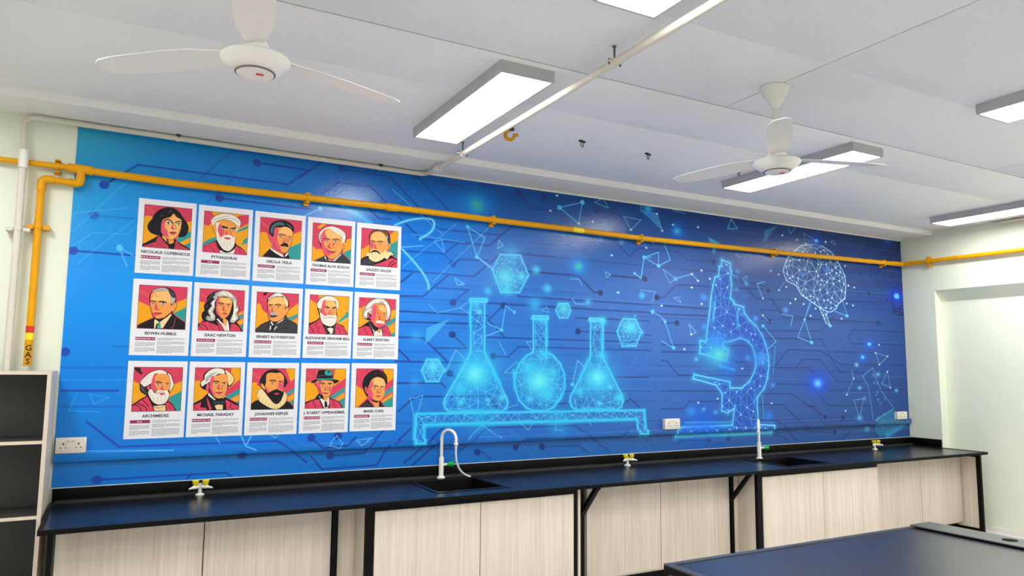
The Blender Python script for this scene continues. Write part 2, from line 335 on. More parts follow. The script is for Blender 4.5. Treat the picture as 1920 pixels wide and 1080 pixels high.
MURAL = """D 149,1721 317,1864 1186,1857 1319,1973 / *
D 986,1973 1297,1970 / *
D 776,1717 1329,1710 / *
D 18,1324 344,1321 / *
d 110,1537 339,1537 / *
d 659,1827 835,2026 1316,2058 /
d 704,1682 792,1776 844,1843 /
l 1,1339 113,1438 282,1442 341,1503 /
l 45,1251 119,1334 325,1542 /
l 8,1539 280,1600 /
l 8,1431 309,1813 /
n 323,1319 249,1360 293,1254 /
c 249,1360 17 20
D 13,540 290,538 /
D 146,366 312,222 1187,220 1271,161 1373,78 /
D 214,44 894,44 925,19 / *
D 677,22 701,48 /
D 979,143 979,143 / *
D 15,754 15,754 / *
d -1,666 333,668 /
d 13,453 346,447 /
l 90,529 55,431 213,419 /
l 149,521 246,499 172,465 149,521 /
n 968,263 998,198 1030,261 /
n 998,198 1057,171 /
l 823,260 850,217 /
l 1145,257 1174,239 1193,263 /
l 3,599 337,599 /
l 149,205 596,192 /
D 1521,112 1741,118 1897,287 / *
D 1395,232 1466,165 1622,175 1689,224 / *
D 1567,237 1567,237 / *
D 1397,118 1468,31 1830,36 1910,163 /
l 1559,238 1506,180 1576,160 1592,194 1559,238 /
l 1689,203 1797,216 1717,171 1689,203 /
D 1533,2007 1869,2001 2085,1812 / *
D 2050,2045 2316,1815 /
D 2222,2068 2291,1999 2445,1999 /
D 2380,2065 2661,1818 /
D 2589,2027 2636,2033 2680,2059 / *
D 2895,2006 3004,1907 3220,1905 / *
D 3120,2007 3220,2006 / *
D 1403,1822 1516,1913 1738,1909 1845,1819 /
D 1252,1910 1413,2049 /
d 1250,1968 1302,1968 /
D 1723,1763 1801,1697 1887,1702 /
d 1260,1715 1637,1707 1727,1634 /
D 1934,1730 2106,1581 2647,1581 2842,1756 /
D 2132,1761 2241,1668 2746,1670 /
D 2357,1425 2286,1492 1960,1488 /
D 2286,1492 2394,1579 /
D 2357,1425 2406,1458 2643,1471 / *
D 1973,1349 2525,1344 2765,1546 3221,1542 /
D 1975,1275 2052,1336 /
D 2164,1207 2325,1341 /
a 1917,1663 1994,1699 2092,1728 2183,1733 2209,1702 2185,1642 2106,1584 /
a 1974,1499 2050,1430 2131,1342 2173,1269 2176,1231 /
c 2106,1584 12 12
n 1964,1512 2127,1536 /
g 1641,1726 82 83 60,200,240 .35
A 1549,1753 1641,1713 1740,1659 /
n 1398,1722 1305,1663 /
c 1398,1722 16 16
g 2544,1876 165 149 10,150,255 .75
g 2544,1876 68 61 60,190,170 .9
g 1431,1775 44 44 120,200,240 .5
n 2471,1707 2550,1489 2613,1638 2471,1707 /
n 2550,1489 2688,1400 /
c 2471,1707 15 12
c 2550,1489 16 14
l 2212,1572 2273,1590 2293,1502 2212,1572 /
l 2730,1632 2764,1594 2723,1568 2730,1632 /
l 2375,1323 2451,1286 2394,1275 2375,1323 /
H 2742,1524 2913,1533 2986,1385 2909,1249 2751,1240 2677,1404 / @34
g 2795,1357 108 96 90,230,250 .9
g 2928,1371 46 41 90,225,250 .9
g 2801,1263 50 44 80,225,250 .8
g 2833,1526 90 80 60,200,250 .6
g 3054,1431 37 32 60,190,250 .9
g 3152,1296 40 34 60,190,250 .9
g 2641,1246 36 34 60,200,250 .95
g 2229,1492 446 405 0,130,250 .35
l 1982,1378 2381,1719 /
l 2045,1609 2446,1588 /
l 1890,1914 2278,1631 /
l 2640,1715 2203,1280 /
D 1999,1680 2106,1586 2647,1583 2842,1746 /
D 1970,1485 2291,1495 2394,1579 /
D 2358,1425 2406,1463 2643,1471 / *
D 1971,1266 2052,1336 /
D 1959,1172 2135,1179 2320,1335 /
D 2365,1148 2484,1246 2234,1244 / *
D 2892,1228 2921,1219 4161,1213 /
D 2551,1083 2636,1155 4160,1152 /
D 2774,1145 2649,1033 2782,915 / *
D 1966,1067 2648,1062 /
D 1968,993 2649,1002 /
D 2364,918 2480,821 / *
D 2223,820 2480,821 /
D 1966,888 2142,888 2326,730 /
D 1968,802 2042,734 /
D 1942,724 2461,719 /
D 2639,906 4156,903 /
D 2690,769 2817,766 2901,842 4155,837 / *
D 3433,974 4157,964 / *
D 3412,1078 4131,1081 /
D 3648,1288 3583,1287 3437,1410 2983,1411 / *
D 4101,1430 3747,1431 / *
d 2994,1632 3332,1641 3369,1676 3823,1700 3944,1605 4028,1685 4168,1680 /
n 2552,1494 2682,1414 /
l 2212,1575 2268,1590 2293,1499 2212,1575 /
l 2730,1629 2766,1591 2720,1567 2730,1629 /
l 2374,1322 2452,1281 2404,1272 2374,1322 /
l 2178,1123 2246,1068 2418,1111 2496,1164 2551,1083 /
l 2418,1111 2497,1071 /
n 2865,1099 2791,1143 2760,962 2638,1008 /
n 2760,962 2612,906 /
c 2865,1099 13 12
c 2760,962 14 12
F 2349,1033 2170,959 2157,842 / 80,200,240 .6
l 2738,875 2795,783 /
l 2970,880 3033,882 3034,806 2970,880 /
l 3102,1122 3150,1152 3162,1109 3102,1122 /
l 3381,1228 3412,1186 3506,1190 /
l 3356,1382 3450,1383 3469,1338 /
l 3699,1461 3754,1443 3711,1416 3699,1461 /
n 4167,1617 4097,1612 4059,1430 3993,1470 /
c 4097,1612 18 14
c 3993,1470 14 11
l 2337,682 2392,810 2471,740 /
g 3438,1485 94 80 10,150,255 .9
g 3438,1485 42 36 70,210,190 .9
g 3051,1431 37 32 70,195,250 .9
g 3152,1293 37 32 70,195,250 .9
g 2550,1141 38 34 60,195,250 .9
g 3043,1165 70 60 50,180,245 .9
g 3528,1209 36 30 70,195,250 .9
g 4067,1288 32 27 70,195,250 .9
c 3823,1300 12 11
g 2092,901 58 54 60,180,245 .5
H 3256,1183 3341,1187 3366,1133 3338,1075 3261,1072 3230,1127 / @26
g 3301,1151 54 46 90,225,245 .9
H 3870,1088 3999,1091 4057,990 4000,870 3862,867 3809,983 / @40
g 3944,1023 90 72 80,220,250 .95
g 4060,979 29 25 70,200,250 .9
c 3993,1117 11 8
D 2350,643 2421,598 / *
D 2364,918 2364,918 / *
D 1950,576 2289,575 2320,542 /
D 1970,383 2092,484 2656,481 2733,395 /
D 1956,174 2068,268 /
D 2885,107 2957,165 3834,149 3901,199 / *
D 3110,102 3447,96 3527,34 / *
D 2573,86 2618,84 2683,34 / *
D 2390,65 2648,255 3416,246 3729,35 /
D 3786,618 4123,618 /
d 2763,646 3393,646 /
d 3307,511 4149,504 /
D 3837,375 3937,447 4024,376 /
D 2026,43 2158,144 2315,274 /
D 2308,119 2440,118 /
D 2084,22 2276,175 /
D 3164,407 3325,420 /
l 2058,471 2149,491 2110,353 /
l 2058,471 2096,317 /
n 3517,680 3430,746 3380,561 /
c 3380,561 17 14
l 2925,647 2785,649 2891,735 /
l 2491,180 2610,273 2757,180 /
l 2900,295 2991,229 3048,301 /
l 3295,214 3224,222 3241,326 /
l 3559,241 3503,319 /
l 2810,394 2899,416 /
l 2322,663 2392,810 /
W 2504,1163 2510,797 2441,673 2316,468 2309,435 2317,403 2353,376 2766,368 2804,389 2817,428 2809,461 2697,655 2621,799 2617,1164 / @48
B 2506,1182 2630,1187 2638,1178 2631,1164 2505,1160 2496,1170 2506,1182 /
g 2562,655 206 181 50,200,250 .95
g 2547,636 84 76 110,240,250 .9
g 2428,537 62 56 50,200,250 .95
g 2440,441 32 29 80,220,250 .95
g 2765,467 35 31 80,220,250 .9
g 2653,454 24 20 90,220,250 .9
s 2652,742 2753,568 / 24 .9
s 2497,1095 2507,980 / 24 .9
s 2425,381 2744,374 / 26 .7
g 2572,1088 28 26 90,225,250 .8
W 3030,1058 3031,806 2970,776 2908,715 2875,637 2876,539 2910,450 2973,391 3036,368 3141,366 3211,391 3277,456 3313,546 3309,638 3271,719 3210,779 3145,808 3144,1062 / @55
B 3026,1078 3156,1081 3162,1068 3156,1057 3026,1054 3017,1064 3026,1078 /
g 3087,597 201 169 50,200,250 .95
g 3081,587 106 90 110,240,250 .9
g 2988,686 68 60 60,205,250 .95
g 3152,487 72 62 60,210,250 .95
g 3211,653 36 30 70,210,250 .9
g 2995,454 32 28 70,210,250 .9
g 3127,788 60 49 60,205,250 .9
s 2861,666 2876,529 / 23 .9
s 3289,486 3211,396 / 26 .9
s 3147,1032 3154,859 / 24 .9
g 3109,1046 40 33 70,215,250 .8
W 3554,1057 3549,779 3467,638 3365,475 3358,434 3374,393 3417,367 3810,363 3850,385 3864,427 3851,480 3747,649 3664,786 3670,1061 / @42
B 3546,1080 3675,1081 3685,1068 3675,1059 3546,1059 3536,1067 3546,1080 /
g 3618,607 195 157 50,200,250 .95
g 3618,618 84 69 110,240,250 .9
g 3824,454 61 48 60,215,250 .95
g 3448,510 50 40 60,205,250 .95
g 3630,415 33 26 80,220,250 .9
g 3740,539 33 27 80,220,250 .9
g 3664,786 57 46 60,205,250 .9
s 3530,753 3442,597 / 27 .9
s 3672,1030 3671,839 / 26 .9
s 3491,369 3771,368 / 34 .7
g 3670,1061 47 38 70,215,250 .9
g 3595,1011 24 21 80,215,250 .8
W 2099,169 2105,366 4078,352 4096,161 4014,169 4002,284 2163,292 2163,166 / @70
s 2104,369 4078,355 / 18 .6
s 2163,286 4002,278 / 30 .85
s 2095,353 2090,169 / 26 .9
s 2170,286 2170,161 / 20 .7
s 4081,349 4092,172 / 28 .8
s 3998,278 4002,180 / 14 .6
s 2090,154 2173,150 / 21 .6
s 4007,148 4095,145 / 26 .6
g 2605,294 117 103 40,200,250 .4
g 3259,285 133 110 40,200,250 .45
H 2175,739 2260,740 2305,668 2263,586 2173,586 2135,662 / @40
g 2221,692 54 50 90,225,250 .95
g 2309,663 20 18 80,210,250 .9
g 2090,584 48 46 50,170,245 .5
D 2895,2006 3004,1907 3541,1905 3692,2024 / *
D 3119,2005 3432,2004 3503,2051 / *
D 3619,1955 3819,1955 3913,1847 / *
D 3926,1832 4059,1953 4259,1957 4432,1812 /
D 4763,2000 4428,2004 4392,2052 / *
D 4993,1997 4878,1907 4345,1896 / *
D 4094,1432 3754,1437 / *
D 4225,1283 4297,1285 4438,1400 5488,1424 / *
D 3836,1690 3941,1603 4035,1685 4488,1687 4562,1625 4870,1631 /
D 4870,1631 4870,1631 / *
d 2844,1542 4758,1534 /
D 3648,1287 3586,1290 3437,1413 2983,1416 / *
d 2892,1218 4842,1222 /
d 2848,1150 4840,1146 /
n 3263,1939 3477,2006 3442,1829 3263,1939 /
c 3263,1939 23 19
c 3477,2006 23 20
l 3593,2018 3732,1989 3679,2061 3593,2018 /
l 3886,1934 4066,1925 3960,1830 3886,1934 /
F 4074,2000 4238,1995 4293,1854 / 70,170,225 .6
l 4293,1854 4238,1995 4067,1999 4068,2056 /
l 4407,2044 4549,2032 /
l 5092,2038 5171,1958 5048,1946 5092,2038 /
F 4806,1849 4947,1812 4872,1697 / 80,190,230 .7
F 5546,1991 5497,1861 5559,1891 / 60,130,190 .5
n 4247,1550 4094,1611 4249,1666 4247,1550 4376,1611 4306,1754 /
n 4094,1611 4059,1430 3995,1472 /
c 4094,1611 19 16
c 4247,1550 20 16
l 4294,1525 4365,1410 4431,1454 4294,1525 /
n 4431,1454 4615,1505 4683,1451 /
l 4051,1335 4205,1327 4172,1236 /
l 4406,1287 4462,1298 4486,1251 4406,1287 /
l 4119,1692 4098,1730 /
l 3381,1228 3412,1188 3500,1190 /
l 4315,1097 4177,1160 /
c 4177,1160 21 18
g 4145,2030 72 57 20,140,255 .8
g 4145,2030 36 29 70,180,190 .9
g 4455,1866 82 64 10,120,255 .9
g 4455,1866 36 28 70,190,210 .9
g 4744,1311 33 25 70,170,250 .9
g 4067,1292 29 24 70,180,250 .9
g 3651,1728 30 27 60,150,240 .7
g 3864,1720 32 27 80,170,245 .7
g 4431,1449 26 20 90,190,250 .9
w 3178,1904
w 3762,1601
w 4412,1918
w 4724,1544
w 4609,1388
w 4720,1251
w 4274,1215
w 3577,1857
w 4191,1750
w 4696,1925
w 4683,1451
w 4615,1505
w 4119,1692
w 3960,1830
w 4238,1995
w 4293,1854
w 3823,1300
w 3442,1829
w 3239,2032
w 4819,1480
D 4274,1213 4795,1208 /
D 4273,1143 4786,1150 /
D 4268,889 5282,899 /
D 4267,828 4693,835 /
D 4266,756 4323,751 4443,635 5321,634 /
D 4261,506 4930,498 /
D 4259,358 4495,357 4563,415 4912,412 /
D 5587,717 5778,873 6217,874 6517,743 7521,746 /
D 5504,977 6242,984 6474,672 6853,667 /
D 5878,719 5963,788 6213,788 6449,575 6826,575 /
D 5509,704 6059,708 6309,491 6954,484 /
D 7090,487 7501,498 /
D 5525,475 5615,559 6069,551 6292,354 6933,339 /
D 6253,242 5812,466 5365,471 / *
D 6381,96 6055,104 5684,370 5361,376 / *
D 6506,235 6443,170 6216,174 6123,344 5959,354 / *
D 5389,239 5609,231 5845,45 /
D 7549,1094 6698,1088 6623,1017 6709,949 7539,961 /
D 6389,865 7054,869 /
D 5536,1131 5429,1231 / *
D 5429,1231 5653,1235 /
D 7097,1173 6224,1170 5722,1200 5588,1331 / *
D 5066,777 5113,751 5243,756 /
D 4438,1075 4272,1073 / *
D 4771,87 4475,93 4424,73 / *
D 4996,95 4996,95 / *
D 6453,9 6615,111 /
D 5552,104 5671,76 5755,12 /
l 7043,865 7232,834 7094,749 7043,865 /
l 7216,678 7116,558 7251,516 7216,678 /
l 6677,397 6825,410 6752,216 6677,397 /
l 6667,692 6687,608 6574,450 /
n 6092,1331 6013,1164 5910,994 6100,948 6013,1164 /
n 5457,1085 5620,947 5499,867 /
n 4269,917 4397,864 4308,1080 4272,1106 /
l 4571,1072 4649,1000 4594,984 4571,1072 /
l 5701,1203 5851,1193 5821,1094 /
l 5458,1183 5541,1119 /
c 6013,1164 19 13
c 6100,948 22 16
c 5457,1085 20 14
c 4397,864 20 15
c 4308,1080 16 13
g 6163,563 169 114 20,80,250 .9
g 6163,563 63 42 110,220,255 .95
g 6951,952 91 58 20,90,245 .9
c 6951,952 28 18
g 6839,819 73 48 20,110,250 .9
c 6839,819 24 16
g 5760,1242 35 25 90,170,250 .9
g 5367,1149 29 22 90,170,250 .8
g 5253,791 43 31 60,170,250 .9
g 4646,772 29 22 80,190,250 .9
g 6772,516 32 20 110,200,240 .9
g 6740,743 36 24 110,200,240 .9
g 7066,650 32 22 110,200,240 .9
g 7347,488 33 22 110,200,240 .9
g 6856,112 48 30 60,170,220 .9
g 6752,223 51 33 80,180,250 .9
g 6836,410 32 21 80,160,230 .9
w 7102,949
w 6008,1314
w 6728,1333
w 6174,1277
w 6545,1192
w 6098,1203
w 5826,1311
w 7232,834
w 7094,749
w 7251,516
w 6574,450
w 6687,608
w 7043,865
w 7216,678
w 4594,984
w 4514,855
w 4720,1251
w 4659,404
w 4881,435
w 5539,385
w 6548,296
w 5184,696
U 4966,1657 5070,1635 5069,1586 5081,1569 5070,1496 5080,1449 5060,1316 5099,1294 5107,1270 5220,1246 5227,1192 5291,1134 5364,1088 5437,1006 5484,922 5514,813 5519,728 5497,619 5451,523 5355,435 5363,199 5542,188 5527,123 4965,119 4396,123 4412,205 5046,202 5075,346 4995,309 4922,331 4937,475 4869,550 4605,607 4620,641 5030,578 5033,526 5170,523 5270,584 5331,667 5356,739 5345,811 5315,894 5251,946 5169,968 5055,936 4967,928 4958,881 5021,864 5001,759 4685,824 4696,933 4757,923 4820,1245 4829,1304 4856,1423 4882,1496 4927,1510 4932,1594 4964,1603 4966,1657 / @100
g 4878,827 206 151 40,190,240 .75
g 4924,816 110 81 110,250,220 .8
g 4897,944 110 80 30,150,250 .7
s 4913,717 5087,683 / 23 .95
g 5015,701 144 105 20,120,250 .5
g 5420,788 101 71 60,170,255 .9
s 5149,1236 5136,1045 / 21 .8
s 4876,1282 4847,1105 / 24 .8
g 5200,903 370 264 20,60,200 .25
g 4692,235 261 191 10,100,250 .6
s 4515,240 5032,231 / 16 .6
g 4576,333 59 44 40,150,250 .8
g 5500,272 67 48 40,130,250 .8
s 5604,900 5569,644 / 15 .5
s 5423,458 5436,250 / 14 .6
s 4411,134 5519,123 / 36 .65
g 4718,347 26 20 70,180,250 .9
g 4855,319 28 20 70,180,250 .9
g 5563,547 40 28 60,150,250 .8
g 5232,1349 50 36 50,140,250 .3
s 5146,1720 5195,1699 / 19 .6
s 5083,1533 5164,1514 / 18 .5
K 6826,634 6986,714 7035,608 7110,474 7289,310 7410,186 7318,121 7184,52 7077,30 7001,65 6970,132 6963,185 6934,356 6905,528 /
F 6986,204 7278,304 7313,195 7410,179 7184,52 7067,29 6985,79 / 40,160,185 .8
s 7162,33 7474,157 / 66 .5
l 6826,634 6986,714 7035,608 7110,474 7289,310 /
l 6826,634 6905,528 6934,356 6963,185 /
l 6963,185 7289,303 /
D 4525,1996 4755,2003 /
D 4755,2003 4755,2003 / *
D 4993,1997 4902,1910 4523,1908 / *
D 6440,2079 6716,1840 /
D 6941,1962 6492,1950 / *
D 7157,1702 6656,1694 / *
D 6637,1545 7532,1579 /
D 6980,1464 6642,1465 / *
D 7265,1417 7241,1385 6626,1371 / *
D 5539,1415 5489,1455 5303,1475 / *
D 5085,1581 5374,1332 5991,1345 /
D 5570,1330 5730,1169 6224,1170 6295,1237 /
D 7108,1173 6330,1180 / *
D 5388,1041 6228,1060 6448,1217 /
D 5290,2022 5125,2060 / *
d 4515,1529 5687,1599 /
d 6622,1317 7499,1302 /
n 5396,1468 5491,1493 /
n 5396,1468 5467,1337 /
l 5680,1426 5758,1512 /
n 6009,1161 6111,1332 /
n 6575,1362 6627,1225 6451,1263 /
F 5699,2047 5511,1975 5497,1861 / 70,140,195 .6
l 5825,2055 5854,1976 5944,2056 /
l 6043,2001 6066,1898 6182,1955 6043,2001 /
l 5092,2042 5168,1960 5048,1948 5092,2042 /
l 6423,1954 6483,1969 6494,1923 6423,1954 /
l 5705,1203 5856,1193 5821,1094 /
l 5221,1506 5269,1533 5261,1460 5221,1506 /
l 4571,1072 4652,1003 4594,982 4571,1072 /
N 5741,1616 5791,1721 5839,1776 6009,1880 6179,1906 6313,1894 6427,1850 6502,1790 6548,1726 6622,1624 6628,1504 6607,1396 6505,1338 6472,1291 6402,1255 6344,1252 6222,1292 6093,1350 5984,1396 5915,1481 5782,1524 / @95
N 6344,1252 6323,1225 6374,1117 6318,1141 6257,1235 6222,1292 / @6
c 6374,1117 24 14
c 6627,1225 24 16
g 6219,1941 97 65 20,80,220 .8
c 6219,1941 27 18
g 7331,2053 100 63 20,90,220 .7
g 6004,1596 44 31 60,130,240 .8
g 6358,1666 46 32 60,130,240 .8
g 7427,1464 157 99 10,60,240 .95
c 7427,1464 44 29
e 7419,1425 89 126
e 7510,1443 158 157
e 7465,1301 112 35
g 5158,1566 33 24 70,160,250 .8
g 5136,1404 36 25 60,150,250 .8
g 5363,1149 33 24 70,150,250 .8
g 5756,1243 36 24 80,150,250 .8
g 4744,1313 43 32 50,140,250 .8
g 4745,1055 37 28 60,160,250 .8
g 5261,1460 30 22 90,180,250 .8
w 5947,1927
w 6354,1940
w 6355,1948
w 6628,1725
w 6666,1527
w 6666,1533
w 6756,1515
w 6630,1347
w 6724,1333
w 5897,1357
w 5896,1349
w 5779,1463
w 5826,1311
w 6008,1311
w 6174,1277
w 6099,1206
w 6545,1195
w 5683,1574
w 5579,1600
w 4727,1544
w 4609,1388
w 4720,1251
w 4682,1451
w 4612,1504
w 5467,1337
w 5680,1426
w 5748,1953
w 6066,1898
w 4594,982
w 4822,1476
w 5461,1183"""
def spline(pts, closed=False, n=4):
    P = [np.array(p, float) for p in pts]; N = len(P); out = []
    rng = range(N) if closed else range(N-1)
    for i in rng:
        p0 = P[(i-1) % N] if closed or i > 0 else P[i]; p1 = P[i]; p2 = P[(i+1) % N]
        p3 = P[(i+2) % N] if closed or i+2 < N else P[(i+1) % N]
        for k in range(n):
            t = k/n
            out.append(tuple(.5*((2*p1)+(-p0+p2)*t+(2*p0-5*p1+4*p2-p3)*t*t+(-p0+3*p1-3*p2+p3)*t**3)))
    if not closed: out.append(tuple(P[-1]))
    return out
def navy(x):     # ink of the circuit traces, from royal blue at the left to dark navy at the right
    t = min(1, max(0, x/4200)); a, b = np.array((22, 74, 184)), np.array((30, 52, 108)); return tuple(a+(b-a)*t)
def paint():
    rnd = random.Random(4)
    for k in range(150):                       # thin streaks of the print
        y = rnd.uniform(0, MH*1000); x = rnd.uniform(-300, MW*1000); L = rnd.uniform(400, 2400)
        if rnd.random() < .5: line((x, y), (x+L, y), rnd.uniform(3, 9), (110, 180, 245), rnd.uniform(.08, .2))
        else: line((x, y), (x+L, y), rnd.uniform(5, 14), navy(x), rnd.uniform(.12, .3))
    for k in range(46):
        x = rnd.uniform(200, MW*1000); y = rnd.uniform(0, MH*1000); L = rnd.uniform(200, 700); s = rnd.choice((-1, 1))
        line((x, y), (x+L, y+s*L), 5, (120, 190, 245), rnd.uniform(.1, .22))
    rows = []
    for ln in MURAL.strip().splitlines():
        t = ln.split(); k = t[0]
        if k in 'gcwe': rows.append((k, [tuple(map(int, t[1].split(',')))], t[2:])); continue
        i = t.index('/'); rows.append((k, [tuple(map(int, s.split(','))) for s in t[1:i]], t[i+1:]))
    def do(keys, fn):
        for idx, (k, p, r) in enumerate(rows):
            if k in keys: fn(k, p, r, idx)
    def traces(k, p, r, i):
        al = (.95 if p[0][0] < 2200 else .68) if k == 'D' else .4
        pts = [q for j, q in enumerate(p) if j == 0 or q != p[j-1]]
        pline(pts, 11 if k == 'D' else 9, navy(p[0][0]), al)
        if '*' in r: dot(p[0], 26, 24, navy(p[0][0]), .95 if k == 'D' else .5)
    do('Dd', traces)
    def bodies(k, p, r, i):
        n = int(r[0][1:]) if r and r[0].startswith('@') else 0
        if k == 'W':
            fill(p, (40, 150, 235), .28)
            wire(p, n, (120, 225, 255), .75, 5, i)
            q = p+[p[0]]; pline(q, 34, (30, 170, 250), .55, soft=1); pline(q, 10, (90, 225, 255), .9)
        if k == 'H':
            fill(p, (30, 120, 215), .35); wire(p, n, (110, 220, 250), .8, 4.5, i, step=100)
            q = p+[p[0]]; pline(q, 26, (40, 170, 250), .5, soft=1); pline(q, 9, (90, 220, 250), .9)
        if k == 'U':
            fill(p, (24, 84, 205), .6); wire(p, n, (105, 190, 250), .75, 6, i, 8, step=110)
            q = p+[p[0]]; pline(q, 60, (40, 170, 245), .4, soft=1); pline(q, 11, (120, 225, 250), .9)
        if k == 'N':
            wire(p, n, (160, 212, 250), .9, 6.5, i, 10, step=100); pline(p+[p[0]], 10, (165, 215, 250), .95)
        if k == 'K':
            fill(p, (22, 70, 150), .4); rr = random.Random(i)
            P = np.array(p); lo, hi = P.min(0), P.max(0)
            for _ in range(70):
                c = (rr.uniform(*map(float, (lo[0], hi[0]))), rr.uniform(lo[1], hi[1]))
                if inside(np.array([[c[0]]]), np.array([[c[1]]]), p)[0, 0]:
                    s = rr.uniform(7, 14); dot(c, s, s, (120, 180, 220), .7); dot(c, s*.55, s*.55, (24, 66, 140), .9)
        if k == 'B':
            q = p; fill(p, (60, 200, 250), .7); pline(q, 26, (60, 200, 250), .6, soft=1); pline(q, 9, (100, 225, 255), .95)
        if k == 'F':
            c = tuple(map(float, r[0].split(','))); fill(p, c, float(r[1]))
        if k == 'e':
            rx, ry = float(r[0]), float(r[1]); c = p[0]
            pline([(c[0]+rx*math.cos(a/24*math.tau), c[1]+ry*math.sin(a/24*math.tau)) for a in range(25)], 16, (18, 40, 92), .8)
    def glows(k, p, r, i):
        if k == 'g': glow(p[0], float(r[0])*1.25, float(r[1])*1.25, tuple(map(float, r[2].split(','))), float(r[3]))
        if k == 's': line(p[0], p[1], float(r[0])*1.1, (50, 205, 250), float(r[1]), soft=1)
    def lines(k, p, r, i):
        if k == 'l': pline(p, 6, (120, 200, 245), .75 if p[0][0] > 700 or p[0][1] < 500 else .35)
        if k == 'n': pline(p, 9, (95, 190, 250), .85)
        if k == 'a': pline(spline(p), 26, (60, 190, 250), .5, soft=1); pline(spline(p), 9, (130, 225, 255), .95)
        if k == 'A': pline(p, 46, (60, 190, 250), .75, soft=1)
    def dots(k, p, r, i):
        if k == 'c': dot(p[0], float(r[0]), float(r[1]), (90, 205, 250), .95)
        if k == 'w': dot(p[0], 13, 9, (190, 225, 250), .9)
    do('F', bodies); do('K', bodies); do('l', lines); do('WHUNBe', bodies); do('gs', glows); do('naA', lines); do('cw', dots)
paint()
img = bpy.data.images.new('mural_print', NX, NY, alpha=False)
buf = np.ones((NY, NX, 4), np.float32); buf[:, :, :3] = np.clip(IMG, 0, 1)
img.pixels.foreach_set(buf.ravel()); img.update(); img.pack()
def mural_mat():
    m = bpy.data.materials.new('mural_vinyl'); m.use_nodes = True; nt = m.node_tree; b = nt.nodes['Principled BSDF']
    t = nt.nodes.new('ShaderNodeTexImage'); t.image = img; t.extension = 'EXTEND'; t.interpolation = 'Cubic'
    nt.links.new(t.outputs[0], b.inputs['Base Color'])
    b.inputs['Roughness'].default_value = .2; b.inputs['Specular IOR Level'].default_value = .32
    tc = nt.nodes.new('ShaderNodeTexCoord'); n = nt.nodes.new('ShaderNodeTexNoise'); n.inputs['Scale'].default_value = 70; n.inputs['Detail'].default_value = 3
    bp = nt.nodes.new('ShaderNodeBump'); bp.inputs['Strength'].default_value = .22; bp.inputs['Distance'].default_value = .004
    nt.links.new(tc.outputs['Object'], n.inputs['Vector']); nt.links.new(n.outputs[0], bp.inputs['Height']); nt.links.new(bp.outputs[0], b.inputs['Normal'])
    return m
M['mural'] = mural_mat()
def uv_xz(o):
    me = o.data; uv = me.uv_layers.new(name='UVMap')
    for l in me.loops:
        c = me.vertices[l.vertex_index].co; uv.data[l.index].uv = ((c.x-MX0)/MW, (c.z-MZ0)/MH)
mu = box('wall_mural', M['mural'], None, MX0, MX0+MW, -.003, -.0005, MZ0, MZ0+MH)
uv_xz(mu); tag(mu, 'blue printed science mural with glowing flasks and microscope covering the back wall', 'mural')
tr = MB().box(MX0, XR-.004, -.03, -.0035, .952, .998, bev=.003).build('trim_2', M['mural']); uv_xz(tr); struct(tr)
struct(box('trim_3', M['cream'], None, MX0, XR-.002, -.006, -.0005, MZ0+MH+.0005, ZS-.001))

